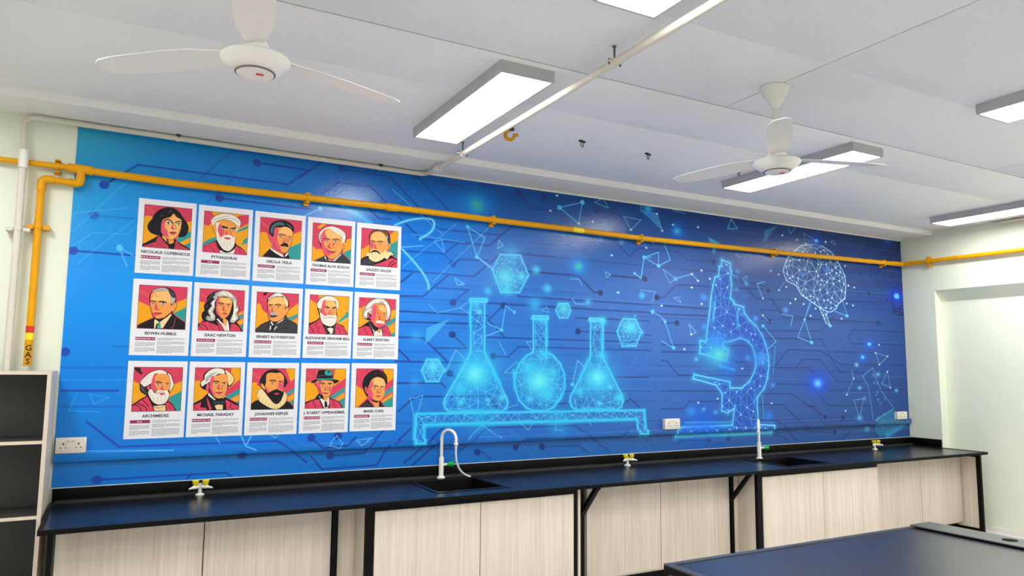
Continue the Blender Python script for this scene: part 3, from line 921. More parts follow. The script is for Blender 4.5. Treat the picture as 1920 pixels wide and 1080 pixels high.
# ------------------------------------------------------------------ posters
SW, SH = .3148, .4452
PU0, PU1, PV0, PV1 = .100, .925, .077, .653
PORTRAITS = """R p 0,0 1000,0 1000,1000 0,1000
Y s 4,324 51,275 118,262 188,317 319,633 268,739 20,913 0,664
Y p 899,332 1000,290 994,567 701,736
T p 691,749 994,535 994,682 754,846
Y p 754,846 992,689 992,798 838,902
T p 861,912 992,798 994,990 947,994
Y l10 15,34 272,195
Y l7 23,70 228,215
Y l7 873,271 1000,199
K p 10,933 279,738 375,627 632,729 777,843 944,931 998,971 1000,1000 0,1000
M p 29,975 274,852 322,696 528,917 555,991 0,1000
M p 692,775 779,882 969,973 982,999 658,992
K l16 274,839 486,991
K l16 303,748 551,928
K l14 43,930 258,960
K l14 730,835 669,981
K l12 779,882 738,981
S p 377,652 632,729 650,842 549,883 405,751
K p 484,743 544,789 634,774 596,911 514,868
S p 527,797 635,780 617,871 549,883
K s 83,542 104,427 171,319 216,201 323,88 456,25 593,26 724,101 812,226 900,345 938,444 935,560 872,675 746,706 696,647 541,738 413,699 277,700 150,649
S s 364,527 372,374 425,299 548,241 606,156 673,228 775,287 784,395 771,537 721,670 612,776 519,753 424,686 369,615
L s 452,366 561,278 614,196 675,253 765,320 770,410 737,541 686,673 599,752 538,687 508,563
P s 364,527 368,387 449,315 423,470 486,566 517,728 423,679 365,603
K l25 417,350 494,310 576,346 614,413
K l24 647,377 702,333 777,332
W s 458,384 509,369 562,399 512,424
K s 492,398 509,367 529,395 512,421
K l12 454,385 489,372 529,368 562,399
K l6 471,420 512,432 554,434
W s 677,394 722,370 769,384 724,418
K s 707,396 721,368 739,392 724,414
K l12 672,394 703,373 740,369 769,384
K l6 688,424 725,424 761,414
P p 596,389 644,531 569,525
K l9 631,398 678,521 574,512
M s 534,612 618,584 694,602 628,660
K l7 534,612 625,609 694,606
K l7 584,683 652,679
K l6 480,464 550,496
G l7 508,150 561,74
G l7 354,249 397,194
D l9 260,386 233,515 282,586
D l9 118,463 157,573
D l9 856,401 840,530 889,577
=
Y p 0,0 1000,0 1000,1000 0,1000
R p 0,0 163,13 215,119 148,205 163,295 96,368 0,326
Y l10 24,62 217,171
Y l8 14,109 183,214
R p 779,35 1000,3 992,219 817,332 721,128
T p 735,421 994,260 991,341 737,461
T s 8,783 168,663 285,625 300,690 126,785 0,856
T p 801,790 896,701 905,633 965,573 1000,543 1000,691
T l8 827,802 996,705
K p 0,863 149,770 288,691 713,745 852,813 955,898 999,976 1000,1000 0,1000
R p 12,861 138,784 277,719 409,998 0,996
R p 727,784 828,828 956,912 991,997 712,993
K l17 138,804 289,995
K l17 243,761 394,933
K l15 24,886 87,973
K l16 816,843 847,982
K l12 932,927 909,983
W p 382,934 719,865 700,994 397,999
K s 315,768 406,919 517,976 637,939 729,824 712,718
W s 265,324 304,254 743,326 714,490 709,651 704,799 611,914 539,927 440,889 351,765 291,638
K l10 267,350 291,638 364,790 453,901 539,931 623,900 703,786 716,543
S s 197,384 248,339 281,401 287,533 245,524 206,449
K l10 200,370 219,474 263,535
S s 316,398 363,247 481,182 627,192 730,301 723,422 704,545 646,604 546,547 439,584 380,616 333,502
P s 316,398 364,261 394,390 469,461 415,586 366,578 326,489
K p 368,353 427,323 549,360 538,388 429,373
K p 586,370 719,336 709,384 599,395
W s 406,388 447,373 490,393 449,418
K s 434,397 447,372 463,394 449,414
K l12 401,389 430,377 464,373 490,393
K l6 415,417 449,424 483,420
W s 612,394 653,372 697,385 655,417
K s 640,396 653,371 669,393 655,413
K l12 607,394 636,375 670,372 697,385
K l6 621,422 656,422 689,412
P p 514,390 546,547 484,526
K l9 575,397 612,534 546,553 497,532
K l6 459,237 580,234
K l6 409,468 482,487
W s 395,694 439,584 521,543 619,553 671,628 679,788 611,914 514,923 414,838
K l8 452,622 548,600 622,626
M s 465,628 536,601 610,621 550,653
K l7 479,686 462,834
K l7 540,681 538,907
K l7 600,675 619,820
K l7 342,580 386,761
W s 160,217 215,132 355,50 498,21 669,54 796,147 825,237 804,320 755,312 627,205 456,178 315,226 213,343
K l10 160,217 215,126 354,44 497,18 669,51 802,149 825,237 798,327
K l10 213,343 314,220 456,174 627,205 755,319
K l7 183,214 370,128 572,65
K l7 384,166 624,126 800,227
K l7 222,276 360,169
=
R p 0,0 1000,0 1000,1000 0,1000
Y s 3,420 76,375 157,391 231,519 310,760 165,923 86,992 0,1000 0,654
Y p 766,377 1000,259 997,568 733,707
T p 676,763 733,701 997,562 1000,1000 723,1000
Y l10 15,113 209,238
Y l8 22,149 198,258
T l7 811,839 951,737
K p 86,986 253,778 430,824 598,883 679,838 747,1000 461,997
W p 263,752 335,795 575,911 602,971 530,953 385,878 277,800
W p 613,958 623,906 679,838 699,874 648,942
K p 574,886 621,856 625,957 589,960
P s 205,436 262,417 306,487 316,610 270,615 220,520
K l10 203,436 220,520 270,615 311,623
P p 293,612 363,605 620,844 575,911 287,750
S s 318,510 338,286 429,227 616,194 773,264 791,387 763,578 733,694 656,840 573,854 451,771 341,657
P s 318,510 338,274 418,240 446,336 417,500 445,610 496,717 525,827 429,786 336,670
L s 456,298 616,207 762,278 779,389 672,400 459,384
K l10 328,609 416,775 573,854 656,840 733,694 782,463 787,313
K s 212,312 241,174 331,84 468,38 633,44 755,117 819,222 787,313 736,243 616,188 476,228 349,248 322,461 251,431 220,385
N s 247,320 288,193 378,109 494,84 590,147 451,175 337,237 297,414
N s 612,108 708,147 783,226 735,206
K l22 437,412 530,389 625,417
K l22 674,437 768,421
W s 462,446 502,432 544,450 504,474
K s 489,455 502,431 517,452 504,470
K l12 457,447 486,435 519,432 544,450
K l6 471,473 504,479 537,476
W s 687,473 717,463 747,473 718,494
K s 707,479 717,463 728,476 718,491
K l12 683,474 705,465 728,463 747,473
K l6 694,492 718,497 742,491
P p 603,444 599,632 539,613
P p 664,475 670,625 701,522
K l8 633,454 634,604
K s 495,680 563,617 634,604 695,660 685,699 590,689 519,696
O l10 569,754 651,740
K l7 569,754 651,742
K l6 468,595 483,668
M l7 521,740 663,733
=
R p 0,0 1000,0 1000,1000 0,1000
Y p 108,114 228,17 345,16 174,156
Y p 9,593 111,692 262,655 327,843 97,971 0,1000
Y p 852,380 1000,310 1000,602 779,733
T p 803,731 1000,602 999,963 956,891
D p 97,965 316,844 755,735 893,835 999,963 1000,1000 99,1000
K l10 97,965 316,844
K l10 755,735 995,938
W p 317,881 351,842 545,948 731,749 750,772 582,958 378,949
K p 351,854 399,850 473,942 378,949
P p 387,851 592,908 534,961 425,933
K s 145,339 176,228 278,120 418,51 537,44 683,89 807,175 866,280 854,454 823,605 754,710 697,801 591,896 472,911 351,854 276,726 200,564 161,446
W s 155,338 188,232 290,125 430,62 537,56 683,102 808,187 848,282 829,420 782,486 746,489 752,316 616,244 518,180 409,131 303,166 225,283 222,513 172,433
G s 169,337 213,284 227,489 184,456
G l10 612,134 737,231 835,246
S s 222,513 225,283 303,160 420,123 542,202 739,305 757,463 752,661 684,790 591,883 472,899 375,840 287,713
S s 753,513 805,447 848,455 822,581 764,660
K l9 794,460 785,559 752,661
P s 222,513 231,283 315,153 307,263 357,355 292,507 343,623 440,688 446,834 350,829 276,714
L s 329,236 421,142 543,214 690,297 693,371 524,363 381,352
K l24 276,405 370,390 442,413
K l24 508,413 597,374 694,395
W s 325,443 366,427 408,441 367,467
K s 352,448 366,426 381,445 367,464
K l12 320,443 349,428 382,425 408,441
K l6 334,469 367,473 400,466
W s 539,447 592,417 647,431 594,470
K s 575,446 592,416 611,443 594,466
K l12 534,447 571,421 614,417 647,431
K l6 551,480 594,477 637,463
P p 444,456 462,637 390,607
P p 528,460 578,529 508,572
K l9 411,544 390,607 462,637 545,605
K l9 544,581 620,697
K l7 390,619 346,708
K l7 421,799 540,796
K l6 363,524 317,553
K l6 625,500 652,571
M s 382,717 465,698 609,710 491,775
K l8 370,718 465,704 609,713
=
R p 0,0 1000,0 1000,1000 0,1000
Y p 5,586 239,421 234,638 141,742 0,827
Y p 778,114 898,10 1000,6 994,252 811,367
T p 787,382 991,252 996,767 768,566
T l7 891,531 975,450
K s 0,910 36,823 130,767 237,734 626,749 771,664 948,747 993,780 1000,1000 0,1000
D s 27,920 96,830 216,820 363,905 317,969 53,990
R p 341,973 533,903 702,816 848,743 987,792 1000,1000 585,978
K l18 643,870 585,984
K l23 913,811 803,881 757,982
K l23 976,855 867,925 820,1000
W p 141,742 175,667 223,663 213,736
C p 626,749 719,571 818,586 882,642 871,667 796,674 726,790
K l9 627,761 727,802 809,679 896,677 906,628 818,580 718,559
K s 208,207 253,106 347,24 491,0 651,5 752,92 787,223 787,382 727,448 693,549 528,733 248,709 222,470
B s 231,193 277,104 371,34 504,8 652,29 728,119 705,158 604,83 409,66 278,140
S s 240,469 238,228 289,127 396,67 542,65 668,161 686,330 714,425 682,574 525,661 258,636
L s 281,224 314,136 409,84 543,83 644,176 660,284 441,305 283,296
S s 715,449 761,360 799,368 778,492 706,548
W l10 718,169 666,101
K l9 774,383 766,493 700,548
G s 670,222 705,158 781,211 779,346 713,401 680,331
D s 707,206 774,175 791,332 737,362
P s 236,349 261,539 303,535 348,435 322,377
K l24 260,328 332,333 382,353
K l24 430,354 526,315 588,327
W s 292,379 324,372 358,385 325,403
K s 314,388 324,370 337,386 325,400
K l12 287,380 311,373 338,370 358,385
K l6 300,399 325,408 352,405
W s 480,386 516,370 553,379 517,404
K s 504,389 516,369 529,386 517,402
K l12 475,386 501,372 531,369 553,379
K l6 488,408 517,409 546,400
P p 382,371 424,524 350,507
K l9 361,458 363,524 448,522
K l6 401,212 510,201
K l6 567,439 618,507
K l6 470,447 531,466
C s 212,712 257,612 352,555 499,590 573,632 680,525 695,597 674,697 579,802 423,881 313,860 227,807
K s 247,667 316,582 413,568 500,614 520,673 427,621 330,629
B l7 331,666 299,789
B l7 428,669 386,854
B l7 526,685 483,846
=
R p 0,0 1000,0 1000,1000 0,1000
Y p 5,376 235,482 327,727 0,928
Y p 781,366 998,260 999,469 738,621
T p 738,621 999,469 997,812 763,657
Y l8 21,122 220,228
Y l8 28,153 211,260
Y l7 24,177 207,285
K p 17,952 69,888 350,739 692,610 801,706 986,825 990,990 19,989
K p 521,983 694,635 763,657 734,937
M l9 532,982 706,647
P l8 779,732 746,936 689,951
C p 348,801 363,776 457,847 682,636 695,660 532,970 498,983 353,989
T p 413,861 468,846 498,983 409,987
K p 392,900 423,848 409,987 375,988
W l9 451,935 476,984
K s 218,284 251,170 323,79 455,34 591,38 708,106 760,216 768,354 735,558 671,636 586,728 475,771 373,763 296,679 247,506
S s 245,432 244,245 294,149 438,128 595,113 661,272 669,410 690,572 626,651 540,730 418,761 349,726 288,629 258,506
L s 280,293 328,166 461,139 596,131 650,273 645,386 428,347 283,355
S s 683,447 724,382 781,379 786,454 746,557 690,579
K l10 683,447 735,375 787,385 787,467 736,576 679,579
K l8 749,418 732,507
G s 271,138 346,78 478,42 570,64 606,112 461,127 327,144
D l8 327,135 504,93
G s 606,99 687,132 744,230 745,343 680,409 662,284
D s 606,99 663,109 750,229 718,269 658,222
P s 250,407 274,580 321,628 378,650 361,738 300,654
K l25 240,376 306,360 369,382
K l25 402,374 497,362 577,383
W s 276,418 303,409 332,421 305,440
K s 294,424 303,409 314,423 305,437
K l12 271,418 292,411 314,410 332,421
K l6 282,437 305,444 327,439
W s 454,402 503,383 556,409 507,438
K s 488,412 503,382 522,410 506,433
K l12 449,402 483,386 524,384 556,409
K l6 466,437 507,445 548,442
P p 364,401 417,548 355,539
K l9 365,413 349,539 396,562 451,546
M s 321,634 410,617 501,638 402,674
K l8 316,634 410,623 501,634
K l6 305,155 356,251
K l6 446,459 496,544
K l6 292,504 307,578
K l7 380,687 470,683
K l6 333,240 421,229
K l6 334,265 445,253
K l8 246,482 296,679 374,765 475,773 586,731 681,611
=
R p 0,0 1000,0 1000,1000 0,1000
Y s 10,362 58,323 126,356 146,552 89,751 0,804
Y p 870,567 999,485 997,561 873,617
T p 885,629 997,561 995,649 888,704
Y p 845,768 993,674 994,800 895,854
T p 930,865 991,812 999,987
Y l14 9,116 158,219
Y l8 882,328 984,272
K p 1,853 134,762 377,702 671,701 881,804 1000,994 0,998
R p 5,951 59,814 202,783 430,873 481,994 0,994
R p 722,823 813,820 908,891 959,995 707,992
K l17 60,838 174,895 212,998
K l17 235,782 345,987
K l16 30,889 122,971
K l15 850,881 879,992
K l12 746,860 741,985
M p 402,762 520,869 582,991 491,988
W p 376,689 433,711 611,890 635,678 678,862 695,986 593,990 519,857
K l10 611,890 650,988
S p 535,707 624,678 611,890 552,830
K s 69,679 81,567 123,528 106,406 168,304 163,206 248,114 346,59 502,18 651,40 770,133 844,255 837,343 900,452 859,567 904,665 846,781 697,787 579,693 421,700 357,764 246,769 123,762
G s 251,188 348,96 502,24 651,53 770,146 833,255 825,343 882,453 847,568 886,666 833,744 766,797 696,750 756,572 772,421 717,237 600,181 464,176 409,204 337,345 352,430 313,544 362,640 356,740 245,763 166,723 195,648 263,670 202,549 231,474 284,397 248,349 332,233
D s 168,304 249,139 350,133 221,264
G l9 183,390 153,453
W s 384,156 503,49 653,78 737,173 599,156 463,151
K l9 548,34 621,142 657,177
K l9 375,194 462,126 600,181
W s 270,348 311,272 338,369 288,496 268,546 329,642 299,717 260,596 223,536 285,434
W s 764,259 814,344 783,421 866,467 801,570 842,693 764,747 739,698 765,522
D l10 129,651 198,710 178,747
K s 348,344 387,218 420,191 372,368 391,540 419,638 358,542
S s 369,430 389,255 442,190 556,196 670,202 725,286 719,399 686,538 634,640 545,694 464,648 393,577
L s 446,264 511,211 648,215 708,287 698,325 516,310
P s 369,430 395,255 443,196 428,365 398,441 436,538 487,647 405,589
K l24 410,334 483,331 552,358
K l24 597,356 699,344
W s 440,376 473,371 508,391 475,407
K s 462,390 473,370 487,389 475,404
K l12 435,377 460,372 487,370 508,391
K l6 448,399 475,412 503,414
W s 610,386 643,368 678,376 645,404
K s 633,386 643,367 656,385 645,402
K l12 606,386 630,370 657,369 678,376
K l6 618,409 645,409 672,398
P p 541,359 570,506 513,497
K l9 537,396 519,496 571,519 616,504
M s 506,572 573,556 630,572 564,606
K l7 500,572 630,572
K l6 422,464 481,536
K l7 531,633 599,629
K l8 385,639 467,710 546,706
=
R p 0,0 1000,0 1000,1000 0,1000
Y s 6,322 66,294 113,328 121,388 176,470 258,527 322,683 121,801 4,963 7,636
Y p 733,453 1000,238 1000,514 717,616
T p 741,614 1000,501 1000,577 816,686
Y p 852,684 1000,602 1000,766 940,756
Y l9 7,93 222,224
Y l12 754,390 1000,225
K p 135,60 179,15 269,2 182,93
K s 5,988 68,864 133,801 323,701 679,555 766,651 977,767 1000,1000
D s 39,987 79,876 156,812 347,731 433,838 668,581 767,676 965,780 987,988
K l9 745,714 752,851 634,880 754,889
K l9 289,721 307,867
W p 342,731 370,718 426,801 397,815
W p 444,813 646,619 669,605 626,694 489,774
W p 340,829 363,822 366,902 333,940
W p 469,849 514,823 471,899 426,937
K p 386,815 467,812 415,962 369,964
K s 240,235 253,161 318,72 431,3 547,0 643,50 731,143 773,289 753,377 690,555 624,657 533,723 393,729 310,671 264,526
S s 266,441 268,221 345,149 459,111 599,102 661,172 681,356 689,530 601,658 509,712 393,717 321,658 282,550
L s 324,206 459,123 599,114 650,185 666,283 443,284 305,292
S s 685,431 705,367 764,352 768,426 713,529 683,530
K l10 684,406 717,354 770,358 762,439 707,535
G s 260,185 319,96 431,15 536,8 598,77 458,99 368,148
W s 354,94 455,26 548,13 633,75 504,84
C s 621,76 707,144 741,241 739,316 698,343 663,209
G s 547,7 644,62 732,180 696,170
P s 265,429 273,294 298,402 337,498 344,645 294,574
K l24 277,312 352,308 376,325
K l25 433,315 513,286 585,312
W s 296,348 324,339 354,350 326,369
K s 315,355 324,339 335,354 326,367
K l12 291,348 313,341 336,339 354,350
K l6 303,367 326,373 349,368
W s 481,337 521,327 563,351 523,370
K s 508,349 521,326 536,347 523,367
K l12 476,337 505,329 537,328 563,351
K l6 490,364 523,375 556,377
P p 364,325 406,482 358,460
K l9 362,399 365,472 440,481
G s 323,560 383,496 453,492 520,563 504,588 398,569 341,596
K s 322,554 363,570 421,555 515,582 458,603 389,624 341,596
W l9 387,582 433,579
K l6 472,405 520,439
K l6 526,563 563,610
K l7 425,666 483,657
=
Y p 0,0 1000,0 1000,1000 0,1000
R p 0,0 191,1 239,47 189,218 142,208 0,120
O l9 2,167 192,278
O l16 694,414 1000,203
T p 707,682 821,568 891,504 924,429 982,389 995,525 755,693
C l8 755,699 991,562
K p 0,742 186,652 275,564 708,707 879,763 985,945 1000,1000 0,1000
R p 2,802 199,675 266,613 460,995 3,994
R p 672,720 806,753 906,811 988,994 661,990
M p 210,663 277,600 355,767 271,721
K l14 193,676 193,808 276,842 220,892 294,975
K l17 20,802 93,883 120,985
K l13 127,870 155,984
K l15 14,922 74,980
K l13 735,780 761,816 714,829 787,864 781,987
K l15 832,789 901,972
K l14 883,849 963,995
W p 442,861 546,822 619,844 601,979 531,993
K p 403,790 546,822 709,731 642,831 546,822 596,869 476,848
D p 391,790 452,837 554,980 459,983
D p 640,782 673,732 673,977 613,979
K l7 524,859 553,968
K s 174,279 198,170 275,69 390,15 508,8 616,39 704,120 745,240 691,365 711,535 695,683 638,758 545,798 438,777 341,719 277,600 222,421
W s 186,278 211,181 288,81 402,26 508,20 617,51 704,132 733,241 690,328 658,159 561,127 466,132 372,125 317,212 300,358 270,335 230,349
G l9 370,88 465,108
K l8 450,36 513,117
K l8 545,55 608,125
K l7 247,215 303,152
S s 302,382 327,175 372,131 490,131 609,137 674,256 682,414 664,537 532,530 380,548 317,466
P s 304,382 327,175 372,131 388,233 371,355 399,450 459,472 379,536 317,454
S s 243,372 277,359 281,431 258,444
L s 421,183 514,142 622,161 662,244 568,285 449,266
K l25 369,312 426,291 505,330
K l25 571,334 628,301 683,310
W s 393,335 434,326 476,350 436,369
K s 421,348 434,325 449,346 436,365
K l12 389,336 418,328 451,327 476,350
K l6 403,362 436,374 469,376
W s 571,346 612,326 654,336 614,366
K s 599,347 612,324 627,346 614,363
K l12 566,346 595,326 628,325 654,336
K l6 581,372 614,372 647,361
P p 511,336 530,481 470,472
K l9 560,371 577,467 519,494 470,472
W s 269,444 342,501 438,546 531,506 627,514 686,500 692,634 638,746 545,791 437,770 340,707 288,588
W s 338,525 391,548 483,495 544,517 626,502 688,548 666,586 582,565 534,554 463,569 382,596
K l9 344,531 382,590 463,569 540,560 593,564 666,592
K l8 523,573 570,571
K l6 435,230 565,224
K l6 432,413 492,434
K l7 430,619 460,752
K l7 513,628 520,780
K l7 596,613 591,760
K l7 322,574 375,706
=
R p 0,0 1000,0 1000,1000 0,1000
Y s 0,298 79,282 149,218 237,345 283,631 2,786 0,549
Y p 847,338 1000,269 1000,501 793,559
T p 698,672 1000,476 1000,598 774,742
C l8 774,736 999,610
Y p 800,753 1000,623 1000,903 892,919
T p 892,919 996,891 1000,1000 894,998
K l16 35,34 145,123
K l10 82,25 168,92
K p 0,822 259,632 307,618 675,722 826,800 894,992 0,1000
R p 4,834 191,742 312,773 405,991 0,998
R p 652,741 751,767 852,848 882,992 672,988
K l14 180,755 178,874 245,919 212,986
K l14 18,904 63,992
K l12 703,805 729,865 805,910
K l12 815,837 844,981
K p 259,632 331,629 532,812 602,737 583,882 386,818
G p 284,643 322,701 386,818 461,875 414,925 374,819
W p 415,937 485,862 584,906 616,773 660,988 429,996
S p 509,849 580,786 584,906 548,932
K s 104,472 128,315 196,192 288,79 407,11 552,0 675,7 789,86 856,228 874,397 818,558 721,611 331,605 149,553
G s 116,471 140,315 208,191 301,90 419,23 552,0 676,19 777,98 843,229 861,386 793,559 731,562 748,319 680,153 533,137 388,169 358,339 325,437 251,393 232,537 148,541
W s 198,264 313,113 456,32 603,48 508,114 375,146 259,284
W s 602,24 728,101 819,230 836,387 791,511 760,318 705,163
W s 145,446 224,322 344,292 262,368 206,491
D l7 176,325 317,209
D l7 314,137 457,57
D l7 517,41 556,111
D l7 797,316 777,463
D l7 132,411 235,286
K s 228,418 263,398 314,461 305,570 256,536
P s 240,429 277,439 299,558 261,512
O s 355,435 361,267 400,162 533,143 668,159 740,271 739,416 720,587 675,710 579,780 456,743 368,639 322,545
P s 322,533 358,339 365,206 462,189 467,357 449,527 428,624 456,731 381,662
L s 511,210 657,190 722,284 712,369 588,327
P s 454,683 528,692 674,673 640,747 567,781 469,749
K l18 449,346 540,330
K l18 663,372 719,369
W s 469,406 511,396 555,419 513,438
K s 497,419 511,395 527,417 513,435
K l12 464,406 494,398 528,397 555,419
K l6 478,432 513,443 547,445
W s 653,420 687,408 720,417 688,439
K s 675,424 687,407 698,423 688,437
K l12 648,421 672,409 699,407 720,417
K l6 661,441 688,443 715,437
P p 555,413 597,580 535,547
K l8 567,425 560,558 633,567
W s 465,634 500,591 597,592 684,625 686,673 600,665 502,657
K l9 460,665 576,666 674,673
K l8 376,506 383,554
K l6 487,224 609,223
K l6 513,259 622,253
K l7 451,575 430,672
K l7 528,716 626,718
K l6 681,516 707,563
=
R p 0,0 1000,0 1000,1000 0,1000
Y p 0,310 152,395 286,663 0,843
Y p 828,393 993,318 999,541 731,689
T p 731,701 999,541 1000,988 903,986
K p 6,12 143,29 129,78 182,144 151,181 26,79
M l7 36,60 172,163
K p 8,843 180,711 307,638 712,763 840,850 909,993 2,998
R p 10,879 181,747 308,663 457,987 2,994
R p 681,812 736,800 842,887 881,992 713,994
K l16 190,711 319,858 343,907
K l18 87,807 254,882 314,986
K l18 13,837 145,881 194,984
K l10 727,837 791,991
K l12 796,874 847,992
C p 430,883 673,861 690,990 468,987
K l10 419,883 543,927 673,873
O l8 454,932 589,958 687,923
K s 132,431 148,334 218,211 302,137 409,75 541,55 655,97 748,158 812,306 833,393 800,517 748,591 733,738 671,824 561,854 449,822 353,687 274,638 160,553
W s 144,346 230,223 313,143 421,87 542,67 656,115 647,165 524,154 435,148 394,210 379,345 284,419 231,443 197,419
W s 679,134 749,183 795,306 822,393 788,504 746,554 760,393 741,245
D s 143,431 231,455 281,565 327,614 239,589 170,528
G l9 153,419 225,541
K l8 252,223 305,198
K l8 182,358 234,309
P s 281,455 328,419 343,492 311,516
S s 356,431 388,308 405,198 480,154 658,159 742,257 754,393 733,516 635,566 501,565 423,541
P s 356,431 394,210 458,167 433,308 449,418 499,516 434,553 375,480
S s 438,210 659,171 731,269 711,319 554,307 465,296
K l25 440,345 511,332 591,369
K l25 647,362 747,356
W s 459,381 502,369 548,394 505,416
K s 488,392 502,368 519,392 504,412
K l12 454,381 484,370 520,370 548,394
K l6 469,412 505,422 540,422
W s 659,393 692,381 726,393 694,415
K s 682,398 692,380 704,398 694,413
K l12 655,393 679,381 706,381 726,393
K l6 667,417 694,420 721,414
P p 603,381 609,504 543,504
K l9 564,492 610,516 654,510
K l6 485,246 663,251
K l6 487,283 643,288
K l6 473,455 530,467
W s 315,590 365,492 447,590 522,529 622,541 678,529 737,591 726,714 670,812 572,848 482,829 401,761
K l10 471,627 524,572 613,572 683,627
M s 537,602 603,590 649,621 583,633
K l8 406,639 447,786
K l8 507,664 537,823
K l8 584,664 604,830
K l8 662,652 658,799
K l8 346,541 375,687
=
R p 0,0 1000,0 1000,1000 0,1000
Y s 4,341 75,306 131,330 150,486 298,560 226,703 0,844 0,605
Y p 783,6 998,4 999,274 758,479 709,394 787,103
R p 719,613 995,274 999,481 743,637
T p 688,685 999,481 1000,616 771,747
C l8 782,753 1000,628
Y p 805,753 998,640 999,847 934,810
T p 934,810 996,786 998,896
Y l9 20,84 158,180
Y l9 23,132 143,216
K p 4,832 183,727 300,596 689,697 841,784 982,859 1000,1000 0,998
R p 22,869 175,799 147,919 293,945 284,993 0,995
R p 281,680 407,971 351,988 299,825
R p 691,746 855,845 984,908 994,996 724,983
K l16 29,905 105,978
K l14 186,799 168,895 270,933
K l15 786,832 823,893 779,929 896,980
K l14 878,846 930,980
W p 300,608 334,608 476,755 454,767 314,656
W p 611,732 686,649 688,673 633,727
K p 398,778 689,709 696,855 549,877 452,972 402,875
D p 422,802 681,782 662,854 448,887
C p 460,900 526,870 640,878 634,987 509,985
K l7 538,889 554,986
K l7 595,890 588,987
K s 118,402 137,318 185,282 180,174 266,78 375,18 510,6 625,42 741,103 825,176 862,249 855,334 791,443 735,455 696,612 610,720 474,719 380,633 320,548 241,523 149,462
W s 140,390 148,330 208,282 214,186 288,90 387,30 510,18 614,54 641,139 516,151 429,211 362,223 322,331 235,391 170,438
C s 649,67 742,115 826,200 851,261 832,346 767,419 731,370 713,224
G s 229,270 336,151 492,103 361,199 266,343
K l9 316,199 417,199 538,127
K l8 625,54 652,139
K l8 195,246 271,198
K l8 781,212 798,346
S s 325,403 351,235 429,211 562,157 652,145 714,249 712,467 685,612 599,714 485,707 390,609
P s 278,367 308,391 308,536 251,499
P s 325,403 351,229 418,223 392,392 397,512 472,658 402,621 341,512
S s 452,235 608,169 690,236 683,321 524,308
K l25 384,338 468,320 542,351
K l25 588,351 707,346
W s 425,374 464,365 504,387 466,406
K s 451,385 464,363 478,385 466,402
K l12 420,374 448,366 480,366 504,387
K l6 434,401 466,410 498,411
W s 606,381 645,366 686,382 647,407
K s 632,386 645,365 660,386 647,403
K l12 602,381 629,367 661,367 686,382
K l6 615,408 647,412 679,406
P p 537,357 555,514 498,489
K l9 528,405 498,489 555,514 611,490
P p 595,393 622,490 587,466
M s 457,585 547,568 627,581 549,623
K l8 457,583 627,581
K l7 505,646 596,650
K l6 417,452 485,465
K l6 444,537 469,610
K l6 625,539 661,600
=
R p 0,0 1000,0 1000,1000 0,1000
Y s 4,372 62,342 120,360 128,420 263,504 237,696 2,838 0,598
Y p 772,5 1000,4 994,252 904,324 825,131
T p 800,615 999,470 998,579 838,664
Y p 840,712 997,604 997,750 857,822
T p 892,834 995,762 999,896
Y l10 6,97 218,246
Y l10 8,151 196,276
K s 3,994 15,862 182,768 591,892 833,809 942,883 999,982 994,1000
C s 129,599 183,515 262,492 349,648 519,819 636,856 722,699 740,578 800,615 835,724 799,833 709,930 596,989 455,963 302,877 171,767
K l9 126,647 161,527 251,486
K l9 139,695 195,804 302,883 456,969 596,992 710,936 804,833 830,700
K l9 190,672 183,792
K l9 273,732 254,840
K l9 344,781 325,889
K l9 415,842 397,938
K l9 486,879 479,963
K l9 557,892 549,976
K l9 614,880 618,977
K l9 682,844 698,930
K l9 738,784 776,857
K l7 745,687 816,700
K s 171,360 205,216 291,97 415,36 541,24 648,71 745,167 828,336 791,421 737,506 741,602 702,772 614,868 520,843 434,745 324,600 228,492
S s 200,384 234,372 301,456 298,528 239,480
K l9 200,372 214,444 286,516
S s 307,456 324,324 328,156 418,108 557,120 649,107 735,204 740,324 737,506 694,578 530,553 405,601 345,540
S s 330,204 419,120 673,131 724,216 728,300 518,288
P s 624,324 643,493 715,530 739,433 729,336
P s 306,444 366,504 427,577 382,601 333,540
K l28 398,306 495,294 566,318
K l28 612,312 728,300
W s 429,354 469,345 510,366 471,385
K s 456,365 469,343 484,365 470,382
K l12 424,354 453,346 485,346 510,366
K l6 438,381 471,390 503,390
W s 637,360 672,351 707,367 673,386
K s 661,368 672,350 684,368 673,383
K l12 633,360 658,352 686,352 707,367
K l6 645,383 674,391 701,387
P p 614,348 632,505 586,505
K l9 527,493 586,517 632,505
K l6 562,222 654,225
K l6 410,444 458,493
K s 309,504 370,600 483,541 575,517 669,542 753,603 722,699 691,784 613,862 531,843 446,746 348,624
M s 516,625 578,596 637,614 604,644
D l8 512,674 542,819
D l8 628,674 624,832
=
R p 0,0 1000,0 1000,1000 0,1000
Y p 3,343 134,331 279,460 334,636 236,753 0,832
Y p 726,6 998,2 992,244 709,436 680,305
R p 647,614 993,256 993,459 650,684
T p 616,708 989,459 988,579 701,767
C l9 712,767 986,591
Y p 748,768 984,614 985,733 821,815
T p 832,815 983,733 994,994 946,982
Y l9 14,120 168,213
Y l9 16,155 147,243
O s 111,331 269,260 262,130 304,34 619,13 689,245 846,304 731,388 240,378
K p 7,844 236,753 333,624 604,708 677,767 869,839 946,982 0,994
R p 20,879 237,776 352,777 443,994 0,994
R p 607,755 702,791 870,863 922,987 617,990
K l15 225,776 208,881 278,916 236,985
K l15 30,867 99,984
K l13 666,779 728,850 707,897 757,980
K l13 870,863 899,981
T p 324,683 359,683 423,801 375,777
W p 363,765 420,754 517,825 593,708 600,872 571,989 478,988 413,847
K p 482,825 540,825 570,966 489,977
K l13 375,777 455,988
K l13 605,731 606,990
S s 306,425 306,307 375,289 656,293 684,400 666,519 635,614 592,696 512,731 429,683 342,578
